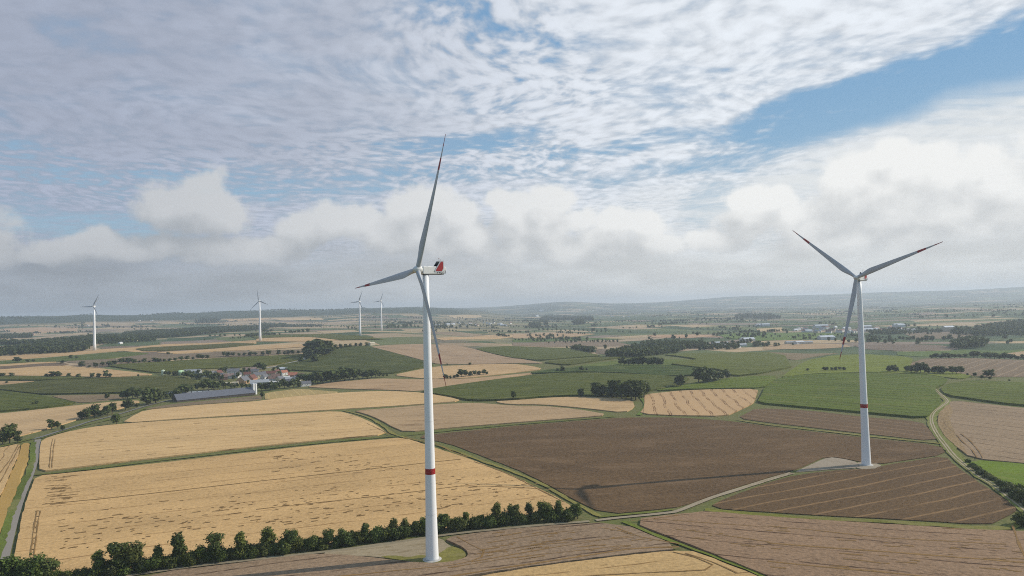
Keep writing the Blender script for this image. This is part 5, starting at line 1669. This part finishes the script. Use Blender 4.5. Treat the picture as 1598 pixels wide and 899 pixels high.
s = empty('silo', (P[0], P[1], P[2])); props(s, 'squat pale green silo at the far left end of the village', 'silo')
MB().rings([((0, 0, -0.5), 3.6), ((0, 0, 8), 3.6)], 20).build('drum', bmat((0.55, 0.62, 0.46)), s)
MB().rings([((0, 0, 8), 3.7), ((0, 0, 9.4), 0.6)], 20).build('cap', bmat((0.62, 0.68, 0.52)), s)
P = at(282, 585)
s = empty('domed_tank', (P[0], P[1], P[2])); props(s, 'round farm tank with a pale green domed cover', 'tank')
MB().rings([((0, 0, -0.5), 9), ((0, 0, 5), 9)], 28).build('drum', bmat((0.25, 0.33, 0.22)), s)
MB().rings([((0, 0, 5), 9.2), ((0, 0, 7), 7.6), ((0, 0, 8.8), 5), ((0, 0, 9.9), 2), ((0, 0, 10.1), 0.3)], 28).build('dome', bmat((0.42, 0.58, 0.34)), s, smooth=True)
for i, (px, py, lab) in enumerate(((447.5, 568.5, 'white car on the road behind the village, left of another white car'), (451.5, 567.6, 'white car on the road behind the village, right of another white car'))):
    P = at(px, py)
    c = empty('parked_car', (P[0], P[1], P[2] + 0.3), rad(25)); props(c, lab, 'car', 'white cars on the road')
    MB().prism([(-2.2, 0.35), (-2.2, 0.95), (-1.5, 1.05), (-0.9, 1.55), (0.8, 1.55), (1.4, 1.05), (2.2, 0.9), (2.2, 0.35)], -0.9, 0.9).build('body', bmat((0.7, 0.7, 0.7), 0.3), c)
    MB().prism([(-1.3, 1.08), (-0.85, 1.48), (0.72, 1.48), (1.15, 1.08)], -0.92, 0.92).build('window', WINDOW, c)
    for sx in (-1.35, 1.35):
        for sy in (-0.8, 0.8): MB().tube((sx, sy - 0.11, 0.33), (sx, sy + 0.11, 0.33), 0.33, 0.33, 12).build('wheel', MAT['black'], c)

# far farms: (x, y, length, width, wall height, degrees, wall, roof, label)
FAR = [
    (1117, 537.5, 26, 14, 6, 5, WHITE, METAL, 'white farm hall, leftmost of the farm roofs among the trees on the plain'),
    (1127, 541, 18, 12, 6, 30, WHITE, METAL, 'white house below the farm roofs among the trees on the plain'),
    (1131, 537, 20, 12, 5, 0, WHITE, METAL, 'white shed, second of the farm roofs on the plain'),
    (1166, 532, 46, 24, 7, 10, WHITE, METAL, 'largest white farm hall on the meadow right of the wooded village'),
    (1159, 540, 22, 13, 5, 15, WHITE, METAL, 'white shed below the largest farm hall'),
    (1152, 543, 12, 9, 4, 40, WHITE, METAL, 'tiny white house below the farm halls'),
    (1189, 508.8, 60, 30, 7, 0, WHITE, METAL, 'far white hall, left of a pair far out on the plain'),
    (1194.5, 508.8, 40, 26, 9, 0, WHITE, METAL, 'far white hall, right of a pair far out on the plain'),
    (1236, 536.5, 40, 18, 5, 3, CREAM, LGREY, 'long grey-roofed farm building, left wing near the right turbine'),
    (1247, 537, 30, 16, 7, 20, WHITE, METAL, 'bright white farm building between two long grey sheds'),
    (1257, 536.5, 40, 18, 5, 3, CREAM, LGREY, 'long grey-roofed farm building, right wing near the right turbine'),
    (1289, 529.5, 50, 26, 8, 8, WHITE, METAL, 'large pale hall in the trees behind the long farm'),
    (1281, 511, 60, 24, 9, 0, WHITE, METAL, 'flat white works hall in the far town, left'),
    (1350, 512, 50, 24, 8, 0, WHITE, METAL, 'white works hall beside the right turbine tower in the far town'),
    (1356, 517, 70, 24, 8, 0, WHITE, METAL, 'long white hall just right of the right turbine tower'),
    (1400.5, 509.6, 36, 26, 9, 0, WHITE, METAL, 'bright white far hall, left of a pair right of the turbine'),
    (1405, 510, 32, 26, 9, 0, WHITE, METAL, 'bright white far hall, right of a pair right of the turbine'),
    (1421, 517, 34, 20, 7, 5, CREAM, LGREY, 'pale farm building at the foot of the wooded town'),
    (1479.5, 516.5, 36, 26, 15, 0, CREAM, (0.7, 0.7, 0.7), 'tall beige hall with white roof in front of the big wood'),
    (699, 507.5, 28, 18, 8, 40, WHITE, METAL, 'white barn in the far village right of the nearest tower'),
    (680, 508.5, 60, 20, 5, 0, CREAM, LGREY, 'low pale shed left of the white barn in the far village'),
    (781, 507, 24, 18, 9, 60, WHITE, METAL, 'white house at the right end of the far village'),
    (838, 494.5, 40, 30, 14, 40, WHITE, METAL, 'small white building left of the far dark wood'),
    (845, 486, 70, 50, 18, 0, WHITE, METAL, 'white speck of a building on the far horizon plain'),
    (154, 529.5, 16, 12, 8, 50, WHITE, WHITE, 'small white house in the valley woods right of the leftmost turbine'),
    (188, 536.5, 11, 10, 4, 70, WHITE, (0.75, 0.75, 0.73), 'white tent-like roof at the edge of the valley woods'),
    (211, 532.5, 20, 12, 5, 0, CREAM, METAL, 'pale shed at the right end of the valley woods'),
    (137.5, 508.8, 14, 12, 7, 0, WHITE, METAL, 'tiny white building on the far plateau left of the turbine'),
    (217.5, 501, 16, 14, 6, 0, WHITE, METAL, 'tiny white far farm on the plateau, left'),
    (237, 501, 20, 14, 6, 0, WHITE, METAL, 'tiny white far farm on the plateau, right'),
    (506, 540.5, 9, 8, 8, 45, WHITE, WHITE, 'white house glimpsed in the tall tree clump'),
    (580, 538.5, 16, 12, 6, 45, CREAM, CREAM, 'pale house at the end of the tree line behind the green hill'),
    (50.5, 523, 18, 12, 6, 20, (0.45, 0.28, 0.22), ORR, 'small reddish house at the edge of the left woods'),
]
for (px, py, L_, W_, hw_, dg, wa, ro, lab) in FAR:
    house(px, py, L_, W_, hw_, 20, dg, wa, ro, lab, 'far farm buildings on the plain', 'farm_building', 'farm building', chim=False, detail=False)
# small roofs of the far villages
r_ = np.random.default_rng(21)
k = 0
TOWN = [(700, 800, 504.5, 509, 16, 'village right of the near tower'), (940, 1000, 488, 495, 12, 'hazy mid-plain village'), (1240, 1345, 512, 520, 26, 'town left of the right turbine'),
        (1360, 1420, 512, 518, 12, 'town right of the right turbine'), (880, 960, 481, 486, 8, 'faint settlement near the horizon')]
for (x0, x1, y0, y1, n, where) in TOWN:
    for i in range(n):
        px = x0 + (x1 - x0) * (i + r_.uniform(0.2, 0.8)) / n
        ro = [REDR, LGREY, BROWN, METAL, PINK][r_.integers(5)]; wa = [WHITE, CREAM, WHITE][r_.integers(3)]
        side = 'first' if i == 0 else None
        o = house(px, r_.uniform(y0, y1), r_.uniform(14, 30), r_.uniform(10, 15), r_.uniform(5, 7), 35, r_.uniform(0, 180), wa, ro,
                  'small house, %s, %s from the left' % (where, ORD[i]), 'small houses of the ' + where, chim=False, detail=False)

# a slender mast in the green field
P = at(60, 614)
s = empty('pole', (P[0], P[1], P[2])); props(s, 'thin wooden pole standing in the large green field at left', 'pole')
MB().tube((0, 0, -0.5), (0, 0, 17), 0.22, 0.14, 8).build('mast', MAT['bark'], s)
MB().box(-1.2, 1.2, -0.08, 0.08, 15.6, 15.9).build('crossarm', MAT['bark'], s)

# ------------------------------------------------------------------ haze
hm = bpy.data.materials.new('haze_air')
hm.use_nodes = True
t = NT(hm.node_tree)
t.n.clear()
ho = t.n.new('ShaderNodeOutputMaterial')
pv = t.n.new('ShaderNodeVolumePrincipled')
pv.inputs['Color'].default_value = HAZE_COLOR + (1,)
pv.inputs['Density'].default_value = HAZE_DENSITY
pv.inputs['Anisotropy'].default_value = HAZE_ANISO
t.l.new(pv.outputs[0], ho.inputs['Volume'])
hz = MB().box(-21000, 21000, -21000, 21000, -20, HAZE_TOP).build('haze', hm)
hm.cycles.homogeneous_volume = True
props(hz, 'thin pale blue air between the camera and the horizon', None, None, 'stuff')
